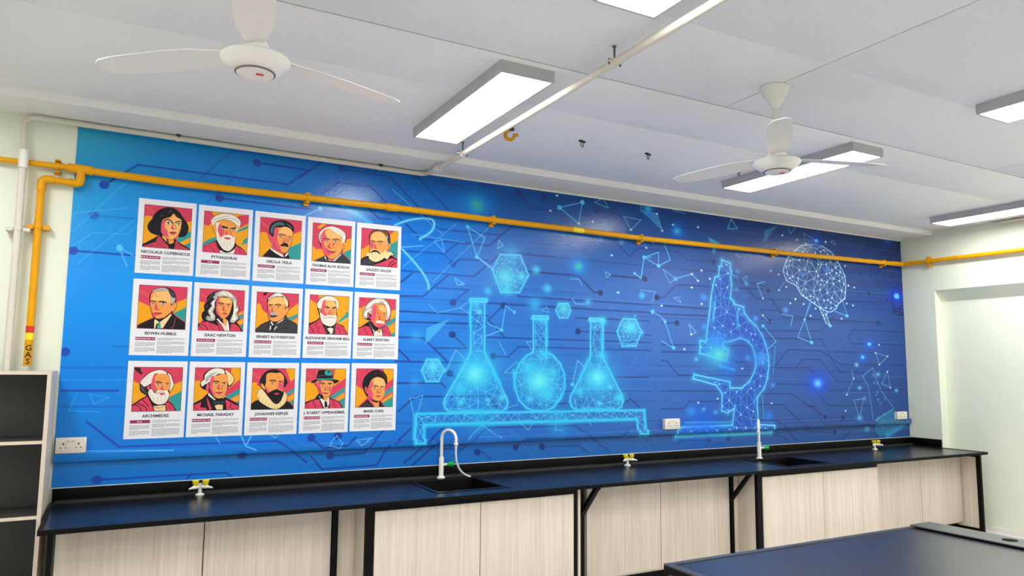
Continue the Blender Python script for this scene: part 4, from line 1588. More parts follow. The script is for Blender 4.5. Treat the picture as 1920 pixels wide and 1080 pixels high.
P s 306,425 308,307 399,306 357,401 385,507 414,613 476,707 404,660 329,542
S p 427,660 592,696 560,766 517,825 467,766
K l9 314,472 404,648 488,719 592,696 646,590 685,424
P s 240,366 297,366 304,495 255,448
K l8 240,366 267,460 310,507
K l25 349,366 413,360 484,389
K l25 543,389 600,365 660,377
W s 380,407 415,397 450,413 416,432
K s 404,415 415,396 427,415 416,429
K l12 376,407 401,399 429,398 450,413
K l6 388,429 417,436 444,433
W s 567,406 602,394 637,406 603,428
K s 591,411 602,393 614,411 603,425
K l12 562,406 588,395 616,394 637,406
K l6 575,429 603,432 631,426
P p 497,401 515,542 456,531
K l9 521,424 566,519 527,548 456,531
P p 581,448 653,495 623,614 586,566
M s 413,607 506,601 577,613 508,643
K l8 413,604 588,609
K l7 474,654 555,655
K l7 374,519 403,625
K l6 596,519 622,590
K s 271,295 267,213 284,94 316,40 456,27 609,37 647,90 676,222 692,305 468,294
T s 469,56 562,43 622,67 644,162 556,175 473,152
K s 540,79 586,61 577,115
O l7 323,188 462,164
K s 123,343 190,296 281,271 468,282 690,269 834,304 777,352 707,376 633,305 306,301 239,354 159,360
T p 268,248 466,253 689,245 726,275 468,288 276,283
=
R p 0,0 1000,0 1000,1000 0,1000
Y p 2,439 188,532 314,752 98,969 0,1000
Y p 718,5 998,5 988,262 827,368 798,228
R p 806,450 988,274 990,438 787,590
T p 764,625 988,438 990,579 767,719
C l9 744,742 987,602
Y p 687,835 988,638 989,731 736,881
T p 725,893 988,743 997,994 788,992
K l14 8,289 71,243
M l10 69,196 172,126
K p 87,986 190,912 328,798 651,846 776,986 789,998
D p 157,969 318,855 441,972
P p 337,740 385,740 580,869 512,961 476,961 365,844
S p 473,868 627,846 632,991 501,990
P l10 678,927 740,986
K s 173,451 180,335 235,207 338,102 479,36 599,35 721,87 809,180 838,309 817,403 783,497 742,707 620,637 405,636 353,520 332,590 313,728 239,636 200,543
D l12 227,312 318,218
D l12 282,195 386,125
D l12 390,218 482,124
P l10 495,159 540,77
P l10 651,158 624,76
P l10 750,216 698,111
P l9 800,286 748,169
P s 234,497 280,474 312,543 316,648 268,624
K l9 258,509 296,590 273,613
S s 313,566 361,404 416,288 510,229 605,223 715,263 772,345 777,485 765,660 720,765 627,840 531,822 422,775 347,682
L s 453,311 558,235 703,275 767,357 770,450 493,427
P s 314,590 373,404 440,299 457,427 401,520 464,636 456,729 507,822 409,764 341,682
K l22 470,450 529,439 602,462
K l22 638,468 746,450
W s 459,491 501,480 543,497 502,518
K s 487,499 500,478 516,499 502,516
K l12 454,491 484,480 517,480 543,497
K l6 468,517 502,524 535,520
W s 651,491 692,476 735,491 694,516
K s 679,496 692,475 707,496 694,512
K l12 646,491 675,477 709,477 735,491
K l6 660,517 694,520 727,514
P p 591,485 608,637 559,613
K l9 627,497 667,614 608,637 559,613
M s 527,712 610,695 670,707 612,741
K l8 521,706 676,707
K l7 565,770 648,767
K l6 461,543 534,573
K s 349,729 435,798 555,834 627,834 581,880 508,868 411,810""".strip().split('\n=\n')
POS = [(0.1738, 2.2447, 0.0009), (0.5017, 2.242, -0.0017), (0.8318, 2.2392, -0.0009), (1.1627, 2.2366, 0.0005), (1.4895, 2.2339, -0.0018), (0.172, 1.7648, -0.001), (0.4999, 1.7633, -0.0002), (0.8312, 1.7613, -0.0018), (1.16, 1.7618, -0.0042), (1.4867, 1.7607, -0.0029), (0.1718, 1.2863, -0.0017), (0.4983, 1.2856, -0.0013), (0.8261, 1.2838, -0.0021), (1.1545, 1.2839, -0.0018), (1.4824, 1.2861, -0.0038)]
NAMES = ['NICOLAUS COPERNICUS', 'PYTHAGORAS', 'NIKOLA TESLA', 'THOMAS ALVA EDISON', 'GALILEO GALILEI', 'EDWIN HUBBLE', 'ISAAC NEWTON',
         'ERNEST RUTHERFORD', 'ALEXANDER GRAHAM BELL', 'ALBERT EINSTEIN', 'ARCHIMEDES', 'MICHAEL FARADAY', 'JOHANNES KEPLER', 'J. ROBERT OPPENHEIMER', 'MARIE CURIE']
PLABEL = ['portrait poster of a man with curly black shoulder-length hair and pink collar',
 'portrait poster of a man in a white turban with long white beard',
 'portrait poster of a man with slick dark hair and small moustache, black jacket',
 'portrait poster of a clean-shaven man with side-parted white hair and dark suit',
 'portrait poster of a balding man with brown beard and broad cream collar',
 'portrait poster of a clean-shaven man with short grey hair and teal tie',
 'portrait poster of a man with long wavy silver wig and red robe',
 'portrait poster of a man with pale short hair, grey moustache and charcoal suit',
 'portrait poster of a man with full white beard and red lapelled jacket',
 'portrait poster of a man with wild grey hair and bushy white moustache',
 'portrait poster of a man with white curls, white beard and red toga',
 'portrait poster of a man with pale wavy hair and black bow tie',
 'portrait poster of a man with pointed dark beard and white neck ruff',
 'portrait poster of a man wearing a dark teal brimmed hat and tie',
 'portrait poster of a woman with dark pinned-up hair and black dress']
def P2(u, v): return ((u-.5)*SW, (.5-v)*SH)
def tri_fill(bm, pts, y, mi):
    try: tris = tessellate_polygon([[Vector((p[0], p[1], 0)) for p in pts]])
    except Exception: return
    vs = [bm.verts.new((p[0], y, p[1])) for p in pts]
    for t in tris:
        a, b, c = (pts[i] for i in t)
        ar = (b[0]-a[0])*(c[1]-a[1])-(b[1]-a[1])*(c[0]-a[0])
        if abs(ar) < 1e-10: continue
        try: f = bm.faces.new([vs[i] for i in (t if ar > 0 else t[::-1])]); f.material_index = mi
        except ValueError: pass
def portrait_mesh(txt):
    bm = bmesh.new(); y = 0.
    k = 0
    def loc(p): return P2(PU0+(PU1-PU0)*min(1, max(0, p[0]/1000)), PV0+(PV1-PV0)*min(1, max(0, p[1]/1000)))
    for ln in txt.splitlines():
        t = ln.split(); c = PKEYS.index(t[0]); pts = [tuple(map(float, s.split(','))) for s in t[2:]]
        yy = -k*2.0e-5; k += 1
        if t[1] == 'p': tri_fill(bm, [loc(p) for p in pts], yy, c)
        elif t[1] == 's': tri_fill(bm, [loc(p) for p in spline(pts, True, 4)], yy, c)
        else:
            wd = float(t[1][1:])*.5
            q = spline(pts, False, 3) if len(pts) > 2 else pts
            L = []; Rr = []
            for i, p in enumerate(q):
                a = q[max(i-1, 0)]; b = q[min(i+1, len(q)-1)]; dx, dy = b[0]-a[0], b[1]-a[1]; n = math.hypot(dx, dy)+1e-9
                f = .45 if i in (0, len(q)-1) else 1
                L.append((p[0]-dy/n*wd*f, p[1]+dx/n*wd*f)); Rr.append((p[0]+dy/n*wd*f, p[1]-dx/n*wd*f))
            for i in range(len(q)-1):
                tri_fill(bm, [loc(p) for p in (L[i], L[i+1], Rr[i+1], Rr[i])], yy, c)
    yy = -k*2e-5; c = PKEYS.index('D')
    for (a, b, cc, d) in ((0, 0, 1000, 7), (0, 993, 1000, 1000), (0, 0, 7, 1000), (993, 0, 1000, 1000)):
        tri_fill(bm, [loc(p) for p in ((a, b), (cc, b), (cc, d), (a, d))], yy, c)
    me = bpy.data.meshes.new('portrait'); bm.to_mesh(me); bm.free()
    for kk in PKEYS: me.materials.append(PM[kk])
    return me
def flat_quads(name, m, quads, y, parent):
    mb = MB()
    for (x0, x1, z0, z1) in quads: mb.quad((x0, y, z0), (x1, y, z0), (x1, y, z1), (x0, y, z1))
    me = bpy.data.meshes.new(name); mb.bm.to_mesh(me); mb.bm.free(); me.materials.append(m)
    o = bpy.data.objects.new(name, me); COL.objects.link(o); o.parent = parent
    return o
def text_mesh(name, body, size, m, parent, loc, width=None, sx=1., bold=0., rot=(math.pi/2, 0, 0), align='CENTER'):
    cu = bpy.data.curves.new(name, 'FONT'); cu.body = body; cu.size = size; cu.align_x = align; cu.align_y = 'CENTER'; cu.offset = bold
    cu.resolution_u = 2
    t = bpy.data.objects.new(name, cu); COL.objects.link(t)
    dg = bpy.context.evaluated_depsgraph_get(); me = bpy.data.meshes.new_from_object(t.evaluated_get(dg))
    bpy.data.objects.remove(t); bpy.data.curves.remove(cu)
    for v in me.vertices: v.co.x *= sx
    me.materials.clear(); me.materials.append(m); me.name = name
    o = bpy.data.objects.new(name, me); COL.objects.link(o); o.parent = parent; o.location = loc; o.rotation_euler = rot
    return o
for i in range(15):
    x, z, th = POS[i]
    p = thing('portrait_poster', PLABEL[i], 'poster', (x, -.0035, z), 0, 'portrait posters on the mural'); p.rotation_euler = (0, -th, 0)
    MB().box(-SW/2, SW/2, -.0008, 0, -SH/2, SH/2).build('sheet', M['paper'], p)
    o = bpy.data.objects.new('portrait', portrait_mesh(PORTRAITS[i])); COL.objects.link(o); o.parent = p; o.location = (0, -.0009, 0)
    u, v = P2(.505, .713)
    text_mesh('name_lettering', NAMES[i], .0235, M['name'], p, (u, -.0010, v), sx=1.0, bold=.0008)
    a = P2(.09, .762); b = P2(.42, .803)
    flat_quads('date_band', M['band'], [(a[0], b[0], b[1], a[1])], -.0009, p)
    rnd = random.Random(i); q = []
    n = rnd.choice((6, 7)) if NAMES[i] not in ('PYTHAGORAS', 'ARCHIMEDES') else 2
    xx = .255-.023*n
    for k in range(n):
        wd = rnd.uniform(.025, .04); c0 = P2(xx, .776); c1 = P2(xx+wd, .790); q.append((c0[0], c1[0], c1[1], c0[1])); xx += .046
    flat_quads('date_lettering', M['bandtext'], q, -.0010, p)
    q = []
    for (u0, u1, v0, v1, brk) in ((.09, .42, .828, .955, (5, )), (.455, .925, .768, .965, (3, 7))):
        vv = v0; row = 0; pitch = .0122
        while vv < v1:
            uu = u0; end = u1 if (row+1) not in brk else u0+(u1-u0)*rnd.uniform(.3, .8)
            if vv+pitch >= v1: end = u0+(u1-u0)*rnd.uniform(.3, .7)
            while uu < end-.01:
                wd = min(rnd.uniform(.015, .055), end-uu); c0 = P2(uu, vv); c1 = P2(uu+wd, vv+.0062); q.append((c0[0], c1[0], c1[1], c0[1])); uu += wd+.008
            row += 1; vv += pitch*(1.9 if row in brk else 1)
    flat_quads('body_text', M['text'], q, -.0009, p)

# ------------------------------------------------------------------ ceiling lights
LG = 'ceiling light panels in a grid'
def light(x, y0, y1, label):
    W2 = .146; cx, cy = x, (y0+y1)/2; L2 = (y1-y0)/2; h = .057
    t = thing('ceiling_light', label, 'ceiling light', (cx, cy, ZC), 0, LG)
    m = MB(); tk = .012
    m.box(-W2, -W2+tk, -L2, L2, -h, 0); m.box(W2-tk, W2, -L2, L2, -h, 0)
    m.box(-W2+tk, W2-tk, -L2, -L2+tk, -h, 0); m.box(-W2+tk, W2-tk, L2-tk, L2, -h, 0); m.box(-W2+tk, W2-tk, -L2+tk, L2-tk, -.004, 0)
    m.build('housing', M['house'], t)
    MB().box(-W2+tk, W2-tk, -L2+tk, L2-tk, -h+.003, -h+.009).build('diffuser', M['lamp'], t)
    return t
light(1.575, -1.90, -.775, 'large near ceiling light panel left of the white ceiling pipe')
light(4.05, -1.90, -.775, 'ceiling light panel behind the far ceiling fan hub')
light(6.66, -1.90, -.765, 'ceiling light panel above the bare right wall by the cornice')
light(1.575, -3.77, -2.64, 'ceiling light panel cut off by the top edge of the photo')
light(4.05, -3.77, -2.64, 'ceiling light panel cut off at the upper right of the photo')
for x, y0, y1, l in ((6.66, -3.77, -2.64, 'unseen ceiling light to the right of the frame'), (-.92, -1.9, -.775, 'unseen ceiling light to the left of the frame'),
                  (-.92, -3.77, -2.64, 'unseen ceiling light left of and behind the frame'), (1.575, -5.64, -4.51, 'unseen ceiling light behind the camera'),
                  (4.05, -5.64, -4.51, 'unseen ceiling light behind the camera to the right'), (-.92, -5.64, -4.51, 'unseen ceiling light behind the camera to the left'),
                  (6.66, -5.64, -4.51, 'unseen ceiling light in the rear right corner')):
    light(x, y0, y1, l)

# ------------------------------------------------------------------ ceiling fans (blades at rest)
def blade(a, parent):
    m = MB(); n = 8; top = []; bot = []
    st = [(.095, .030), (.14, .040), (.22, .058), (.32, .062), (.42, .060), (.52, .055), (.58, .045), (.605, .028)]
    rows = []
    for r, hw in st:
        tw = math.radians(11)*(1-.4*r); z = .012
        rows.append([(r, -hw*math.cos(tw), z-hw*math.sin(tw)), (r, 0, z+.003), (r, hw*math.cos(tw), z+hw*math.sin(tw))])
    V = [[[m.bm.verts.new((p[0], p[1], p[2]+s)) for p in row] for row in rows] for s in (.0015, -.0015)]
    for i in range(len(rows)-1):
        for j in range(2):
            f = m.bm.faces.new((V[0][i][j], V[0][i+1][j], V[0][i+1][j+1], V[0][i][j+1])); f.smooth = True
            f = m.bm.faces.new((V[1][i][j], V[1][i][j+1], V[1][i+1][j+1], V[1][i+1][j])); f.smooth = True
        for j in (0, 2): m.bm.faces.new((V[0][i][j], V[0][i+1][j], V[1][i+1][j], V[1][i][j]))
    for i in (0, -1):
        for j in range(2): m.bm.faces.new((V[0][i][j], V[0][i][j+1], V[1][i][j+1], V[1][i][j]))
    o = m.build('blade', M['white_metal'], parent); o.rotation_euler = (0, 0, a); o.location = (0, 0, -.38)
    return o
def fan(x, y, ang, label):
    t = thing('ceiling_fan', label, 'ceiling fan', (x, y, ZC), 0, 'white ceiling fans')
    MB().lathe([(.070, 0), (.072, -.004), (.060, -.035), (.036, -.078), (.018, -.104), (.012, -.11)]).build('canopy', M['white_metal'], t)
    MB().tube([(0, 0, -.10), (0, 0, -.34)], .0115).build('downrod', M['white_metal'], t)
    MB().lathe([(.012, -.30), (.026, -.312), (.042, -.342), (.054, -.366), (.056, -.374)]).build('motor_cover', M['white_metal'], t)
    MB().lathe([(.05, -.374), (.092, -.377), (.110, -.384), (.1145, -.391), (.111, -.400), (.090, -.419), (.067, -.434)], seg=48).build('motor_housing', M['white_metal'], t)
    MB().lathe([(.062, -.433), (.066, -.436), (.066, -.438), (.062, -.4385)], seg=48).build('grey_seam', M['steel'], t)
    MB().lathe([(.060, -.434), (.060, -.441), (.045, -.445), (.0, -.446)], seg=48).build('bottom_cap', M['white_metal'], t)
    b = MB().box(-.012, .012, -.007, .007, -.4475, -.4455).build('red_badge', M['red'], t); b.location = (.012, -.02, .0005)
    for k in range(3): blade(ang+k*2*math.pi/3, t)
    return t
fan(.30, -2.275, math.radians(20), 'white ceiling fan at the upper left with a red badge under its hub')
fan(2.79, -2.28, math.radians(-17), 'white ceiling fan at right hanging in front of a light panel')

# ------------------------------------------------------------------ gas pipe (yellow)
gp = thing('gas_pipe', 'yellow gas pipe run along the mural with a drop marked GAS at the left', 'pipe', (0, 0, 0))
YP, ZP = -.055, 2.572
def tube(name, path, r, m, parent, seg=16): return MB().tube(path, r, seg).build(name, m, parent)
MAIN = [(-.27, YP, 2.583), (.2, YP, 2.57), (.9, YP, 2.572), (1.6, YP, 2.574), (2.4, YP, 2.567), (3.1, YP, 2.565), (3.75, YP, 2.558), (5.3, YP, 2.573), (6.5, YP, 2.588), (6.95, YP, 2.594)]
tube('main_pipe', MAIN, .0215, M['yellow'], gp)
tube('right_wall_pipe', [(XR-.055, -.10, 2.60), (XR-.055, -3.2, 2.588)], .0205, M['yellow'], gp)
tube('elbow', fillet([(6.94, YP, 2.594), (XR-.055, YP, 2.600), (XR-.055, -.13, 2.600)], .05), .024, M['yellow'], gp)
tube('left_pipe', [(-1.4, YP, 2.588), (-.33, YP, 2.588)], .0155, M['yellow'], gp)
tube('reducer_tee', [(-.345, YP, 2.587), (-.335, YP, 2.587), (-.334, YP, 2.587), (-.235, YP, 2.583)], .026, M['yellow'], gp)
MB().tube([(-.352, YP, 2.588), (-.340, YP, 2.588)], .022).tube([(-.24, YP, 2.583), (-.228, YP, 2.583)], .028).build('tee_collar', M['yellow'], gp)
tube('elbow', fillet([(-.285, YP, 2.575), (-.285, YP, 2.500), (-.335, YP, 2.502)], .04), .0225, M['yellow'], gp)
tube('branch_pipe', [(-.325, YP, 2.502), (-.415, YP, 2.506)], .019, M['yellow'], gp)
tube('elbow', fillet([(-.41, YP, 2.506), (-.468, YP, 2.508), (-.468, YP, 2.44)], .04), .0225, M['yellow'], gp)
tube('drop_pipe', [(-.468, YP, 2.455), (-.468, YP, 1.475)], .0195, M['yellow'], gp)
for c in ((-.418, 2.506, 'x'), (-.328, 2.502, 'x')):
    MB().tube([(c[0]-.004, YP, c[1]), (c[0]+.004, YP, c[1])], .0245).build('elbow_collar', M['yellow'], gp)
tube('coupling', [(1.515, YP, 2.573), (1.60, YP, 2.573)], .0262, M['yellow'], gp)
tube('coupling', [(6.60, YP, 2.5895), (6.64, YP, 2.5895)], .0245, M['yellow'], gp)
def clamp_x(x, z, r, horiz=True):
    m = MB()
    m.tube([(x-.009, YP, z), (x+.009, YP, z)], r+.004, 18)
    m.box(x-.016, x+.016, -.02, -.0035, z-r-.024, z-r+.006); m.box(x-.013, x+.013, YP-.010, -.02, z-r-.010, z-r-.003)
    m.box(x-.013, x+.013, YP-.008, -.0035, z+r+.0005, z+r+.010)
    m.build('pipe_clamp', M['yellow'], gp)
for x, z in ((.985, 2.572), (2.34, 2.567), (3.71, 2.558), (5.28, 2.573), (6.86, 2.592)): clamp_x(x, z, .0215)
m = MB(); m.tube([(-.409, YP, 2.588), (-.391, YP, 2.588)], .020, 16); m.box(-.416, -.384, -.02, 0, 2.606, 2.625); m.box(-.416, -.384, -.02, 0, 2.548, 2.57); m.box(-.412, -.388, YP-.012, -.02, 2.552, 2.558); m.box(-.412, -.388, YP-.012, -.02, 2.618, 2.624)
m.build('pipe_clamp', M['yellow'], gp)
m = MB(); m.tube([(-.468, YP, 2.226), (-.468, YP, 2.242)], .0235, 16); m.box(-.520, -.492, YP-.006, 0, 2.222, 2.246); m.box(-.444, -.414, YP-.006, 0, 2.222, 2.246)
m.build('pipe_clamp', M['yellow'], gp)
m = MB(); m.tube([(XR-.055, -.312, 2.597), (XR-.055, -.328, 2.597)], .0235, 16); m.box(XR-.045, XR, -.335, -.305, 2.620, 2.645); m.box(XR-.045, XR, -.335, -.305, 2.545, 2.57); m.box(XR-.068, XR-.04, -.332, -.308, 2.622, 2.628); m.box(XR-.068, XR-.04, -.332, -.308, 2.563, 2.569)
m.build('pipe_clamp', M['yellow'], gp)
tube('yellow_tape', [(3.03, YP, 2.566), (3.13, YP, 2.565)], .0222, M['ytape'], gp)
tube('red_tape', [(-.468, YP, 1.690), (-.468, YP, 1.655)], .0202, M['red'], gp)
tube('yellow_tape', [(-.468, YP, 1.653), (-.468, YP, 1.617)], .0202, M['ytape'], gp)
for k, ch in enumerate('GAS'):
    text_mesh('gas_lettering', ch, .042, M['ink'], gp, (-.468+.002, YP-.0208, 1.571-k*.036), bold=.0010, rot=(math.pi/2, 0, math.radians(-3)))

# ------------------------------------------------------------------ white conduit
wp = thing('white_pipe', 'white plastic conduit rising at the left, along the mural top and over the ceiling', 'pipe', (0, 0, 0))
YW = -.085
rise = [(-.555, -.100, .0), (-.555, -.100, 2.66)]
tube('riser_pipe', [(-.555, -.10, .02), (-.555, -.10, 2.58)], .0185, M['white'], wp)
run = fillet([(-.555, -.10, 2.56), (-.570, -.060, 2.845), (1.80, -.030, 2.845), (1.802, -.30, 2.825)], .055, 7)
tube('top_pipe', run, .0155, M['white'], wp)
tube('ceiling_pipe', [(1.802, -.20, 2.832), (1.802, -.30, 2.828), (1.802, -6.0, 2.828)], .018, M['white'], wp)
tube('coupler', [(-.556, -.10, 2.645), (-.556, -.10, 2.63), (-.555, -.10, 2.56), (-.555, -.10, 2.545)], .024, M['coupler'], wp)
tube('bend_coupler', [(1.802, -.235, 2.831), (1.802, -.305, 2.828)], .0225, M['coupler'], wp)
m = MB(); m.tube([(-.555, -.10, 2.200), (-.555, -.10, 2.214)], .0225); m.box(-.610, -.578, -.108, 0, 2.198, 2.216); m.box(-.532, -.500, -.108, 0, 2.198, 2.216)
m.build('pipe_clamp', M['white'], wp)
for x in (.205, 1.47):
    m = MB(); m.tube([(x-.011, -.047 if x < 1 else -.034, 2.845), (x+.011, -.047 if x < 1 else -.034, 2.845)], .0185); m.build('saddle', M['white'], wp)
    yb = -.047 if x < 1 else -.034
    MB().box(x-.012, x+.012, yb-.022, yb+.020, 2.8622, ZS).box(x-.006, x+.006, yb-.026, yb-.016, 2.848, 2.864).build('saddle_bracket', M['dark_steel'], wp)
def hanger(y):
    m = MB(); m.tube([(1.802, y-.009, 2.828), (1.802, y+.009, 2.828)], .0215); m.box(1.802-.038, 1.802-.018, y-.008, y+.008, 2.826, 2.832); m.box(1.802+.018, 1.802+.038, y-.008, y+.008, 2.826, 2.832)
    m.build('hanger_ring', M['white'], wp)
    MB().tube([(1.802, y, 2.849), (1.802, y, ZC)], .005, 8).lathe([(.009, ZC-.006), (.009, ZC-.0005)], (1.802, y, 0), 10).tube([(1.772, y, 2.815), (1.772, y, 2.842)], .004, 8).tube([(1.832, y, 2.815), (1.832, y, 2.842)], .004, 8).build('hanger_rod', M['steel'], wp)
for y in (-2.27, -.67): hanger(y)
tube('right_wall_conduit', [(XR-.02, -.95, 2.885), (XR-.02, -5.5, 2.885)], .012, M['white'], wp)

# ------------------------------------------------------------------ ceiling hooks
def hook(x, y, label):
    t = thing('ceiling_hook', label, 'hook', (x, y, ZC), math.radians(20), 'small steel ceiling hooks')
    MB().box(-.026, .026, -.010, .010, -.010, 0, bev=.002).build('bracket', M['dark_steel'], t)
    MB().tube([(-.010, 0, -.008)]+[(.013*math.cos(a), 0, -.026+.013*math.sin(a)) for a in [math.pi*.9+k*math.pi*1.2/10 for k in range(11)]]+[(.010, 0, -.008)], .0032, 8).build('loop', M['steel'], t)
hook(2.44, -1.07, 'small grey steel hook on the ceiling nearer the yellow clamp ring')
hook(2.97, -1.06, 'small grey steel hook on the ceiling farther from the yellow clamp')
hook(3.80, -1.05, 'tiny steel hook on the ceiling beside the far light panel')
t = thing('pipe_ring', 'yellow open pipe clamp ring hanging from the ceiling beside white pipe', 'pipe clamp', (1.93, -1.06, ZC), math.radians(-25))
MB().box(-.026, .026, -.012, .012, -.016, 0, bev=.002).build('bracket', M['dark_steel'], t)
arc = [(.028*math.cos(a), 0, -.044+.028*math.sin(a)) for a in [math.radians(100)+k*math.radians(275)/14 for k in range(15)]]
MB().tube([(-.008, 0, -.010)]+arc, .0105, 10).build('ring', M['yellow'], t)
MB().box(.020, .052, -.011, .011, -.050, -.036, bev=.003).build('ring_end', M['yellow'], t)

# ------------------------------------------------------------------ worktop with splashback
WZ = .738; WX0, WX1, WY0 = -.318, 7.15, -.79
SINKS = ((1.70, 2.16, -.62, -.16), (4.62, 5.11, -.70, -.27))
wt = thing('worktop', 'long black laboratory worktop running under the mural', 'worktop', (0, 0, 0))
m = MB()
xs = [WX0, SINKS[0][0], SINKS[0][1], SINKS[1][0], SINKS[1][1], WX1]
for i in range(5):
    if i in (1, 3):
        s = SINKS[0 if i == 1 else 1]
        m.box(xs[i], xs[i+1], WY0, s[2], WZ-.018, WZ); m.box(xs[i], xs[i+1], s[3], -.004, WZ-.018, WZ)
    else: m.box(xs[i], xs[i+1], WY0, -.004, WZ-.018, WZ)
m.build('slab', M['top'], wt)
m = MB(); m.prism([(WY0-.008, WZ-.020), (WY0+.012, WZ-.020), (WY0+.012, WZ+.002), (WY0+.004, WZ+.003), (WY0-.006, WZ+.003), (WY0-.008, WZ+.001)], WX0, WX1+.012, 'x')
m.box(WX0, WX0+.02, WY0+.012, -.02, WZ, WZ+.003); m.box(WX1-.02, WX1+.012, WY0+.012, -.34, WZ-.020, WZ+.003)
m.build('raised_edge', M['rim'], wt)
JO = (-.312, 1.42, 3.24, 5.05, 7.205)
for i in range(4): MB().box(JO[i]+.001, JO[i+1]-.001, -.024, -.0042, WZ, .812, bev=.002).build('splashback', M['rim'], wt)
MB().box(XR-.022, XR-.002, -.335, -.026, WZ, .812, bev=.002).build('splashback', M['rim'], wt)
MB().box(XR-.07, XR-.001, -.335, -.0045, WZ-.018, WZ).build('corner_fill', M['top'], wt)
m = MB(); m.prism([(-.024, WZ), (-.055, WZ), (-.053, WZ+.010), (-.024, WZ+.014)], WX0+.02, XR-.022, 'x'); m.build('rear_ledge', M['ledge'], wt)
struct(box('trim_4', M['cream'], None, MX0, XR-.002, -.012, -.0042, .8122, .8152))
for k, s in enumerate(SINKS):
    t = thing('sink', ('black resin sink sunk in the worktop under the tall white tap with a hose', 'black resin sink at the far right end of the worktop')[k], 'sink', ((s[0]+s[1])/2, (s[2]+s[3])/2, WZ), 0, 'black worktop sinks')
    hx, hy = (s[1]-s[0])/2-.001, (s[3]-s[2])/2-.001; d = .20; th = .010
    m = MB(); m.box(-hx, -hx+th, -hy, hy, -d, .0005); m.box(hx-th, hx, -hy, hy, -d, .0005); m.box(-hx+th, hx-th, -hy, -hy+th, -d, .0005); m.box(-hx+th, hx-th, hy-th, hy, -d, .0005); m.box(-hx+th, hx-th, -hy+th, hy-th, -d, -d+.01)
    m.build('basin', M['sink'], t)
    m = MB(); r0 = .022
    for (x0, x1, y0, y1) in ((-hx-r0, hx+r0, -hy-r0, -hy), (-hx-r0, hx+r0, hy, hy+r0), (-hx-r0, -hx, -hy, hy), (hx, hx+r0, -hy, hy)): m.box(x0, x1, y0, y1, .0005, .0045)
    m.build('rim', M['top'], t)
    MB().lathe([(.0, -d+.0105), (.030, -d+.0105), (.030, -d+.014), (.022, -d+.013)], seg=20).build('drain', M['dark_steel'], t)

# ------------------------------------------------------------------ swan-neck taps
def swan_tap(x, y, ang, label, hose):
    t = thing('swan_neck_tap', label, 'tap', (x, y, WZ+.0005), 0, 'white swan-neck laboratory taps')
    MB().lathe([(.028, 0), (.028, .006), (.018, .014), (.0165, .02), (.0165, .135), (.0145, .14)], seg=20).build('stem', M['white_metal'], t)
    d = Vector((math.cos(ang), math.sin(ang), 0)); R = .062
    p = [Vector((0, 0, .13)), Vector((0, 0, .20))]
    p += [d*(R-R*math.cos(a)) + Vector((0, 0, .262+R*math.sin(a))) for a in [math.pi*k/14 for k in range(15)]]
    p += [d*(2*R) + Vector((0, 0, .235))]
    MB().tube(p, .0105, 12).build('spout', M['white_metal'], t)
    e = d*(2*R)
    MB().lathe([(.0105, .242), (.015, .238), (.015, .228), (.009, .222), (.008, .205)], (e.x, e.y, 0), 14).build('nozzle', M['white_metal'], t)
    MB().tube([(.012, -.004, .088), (.042, -.012, .090)], .0085, 12).build('valve', M['white_metal'], t)
    MB().tube([(.038, -.011, .090), (.044, -.0125, .090), (.078, -.021, .092), (.082, -.022, .092)], .018, 12, radii=[.011, .015, .021, .017]).build('knob', M['knob_g'], t)
    if hose:
        q = [e+Vector((0, 0, .215)), e+Vector((0, 0, .17)), e+Vector((.008, 0, .11)), e+Vector((.04, .01, .055)), e+Vector((.085, .022, .022)), e+Vector((.125, .035, .0075))]
        qq = []
        for i in range(len(q)-1):
            p0 = q[max(i-1, 0)]; p1 = q[i]; p2 = q[i+1]; p3 = q[min(i+2, len(q)-1)]
            for k in range(5):
                s = k/5; qq.append(.5*((2*p1)+(p2-p0)*s+(2*p0-5*p1+4*p2-p3)*s*s+(3*p1-p0-3*p2+p3)*s**3))
        qq.append(q[-1])
        MB().tube(qq, .0072, 10).build('hose', M['hose'], t)
    return t
swan_tap(1.945, -.085, math.radians(-62), 'white swan-neck tap with green knob and dangling clear hose', True)
swan_tap(4.80, -.235, math.radians(222), 'white swan-neck tap with green knob at the far sink, seen edge-on', False)

# ------------------------------------------------------------------ gas taps
def gas_tap(x, y, rz, label):
    t = thing('gas_tap', label, 'gas tap', (x, y, WZ+.0003), rz, 'double gas taps with yellow knobs'); t.scale = (.82, .82, .82)
    MB().lathe([(.030, 0), (.030, .006), (.024, .011), (.014, .013), (.0125, .02), (.0125, .05), (.016, .052), (.016, .078), (.012, .082)], seg=20).build('pillar', M['white_metal'], t)
    for s in (-1, 1):
        d = Vector((s*math.cos(math.radians(33)), -math.sin(math.radians(33)), 0))
        def q(r_, z): return tuple(d*r_+Vector((0, 0, z)))
        MB().tube([q(.010, .058), q(.020, .058), q(.052, .058), q(.060, .057), q(.092, .052)], .01, 12, radii=[.011, .0135, .0135, .010, .005]).build('nozzle', M['white_metal'], t)
        MB().lathe([(.011, .066), (.0125, .071), (.017, .076), (.0235, .101), (.024, .105), (.020, .108)], tuple(d*.040), 10).build('knob', M['knob_y'], t)
    return t
gas_tap(.425, -.095, 0, 'double gas tap with yellow knobs at the left end of the worktop')
gas_tap(3.50, -.115, math.radians(-4), 'double gas tap with yellow knobs midway along the worktop')
gas_tap(6.39, -.185, math.radians(-8), 'double gas tap with yellow knobs at the far right of the worktop')

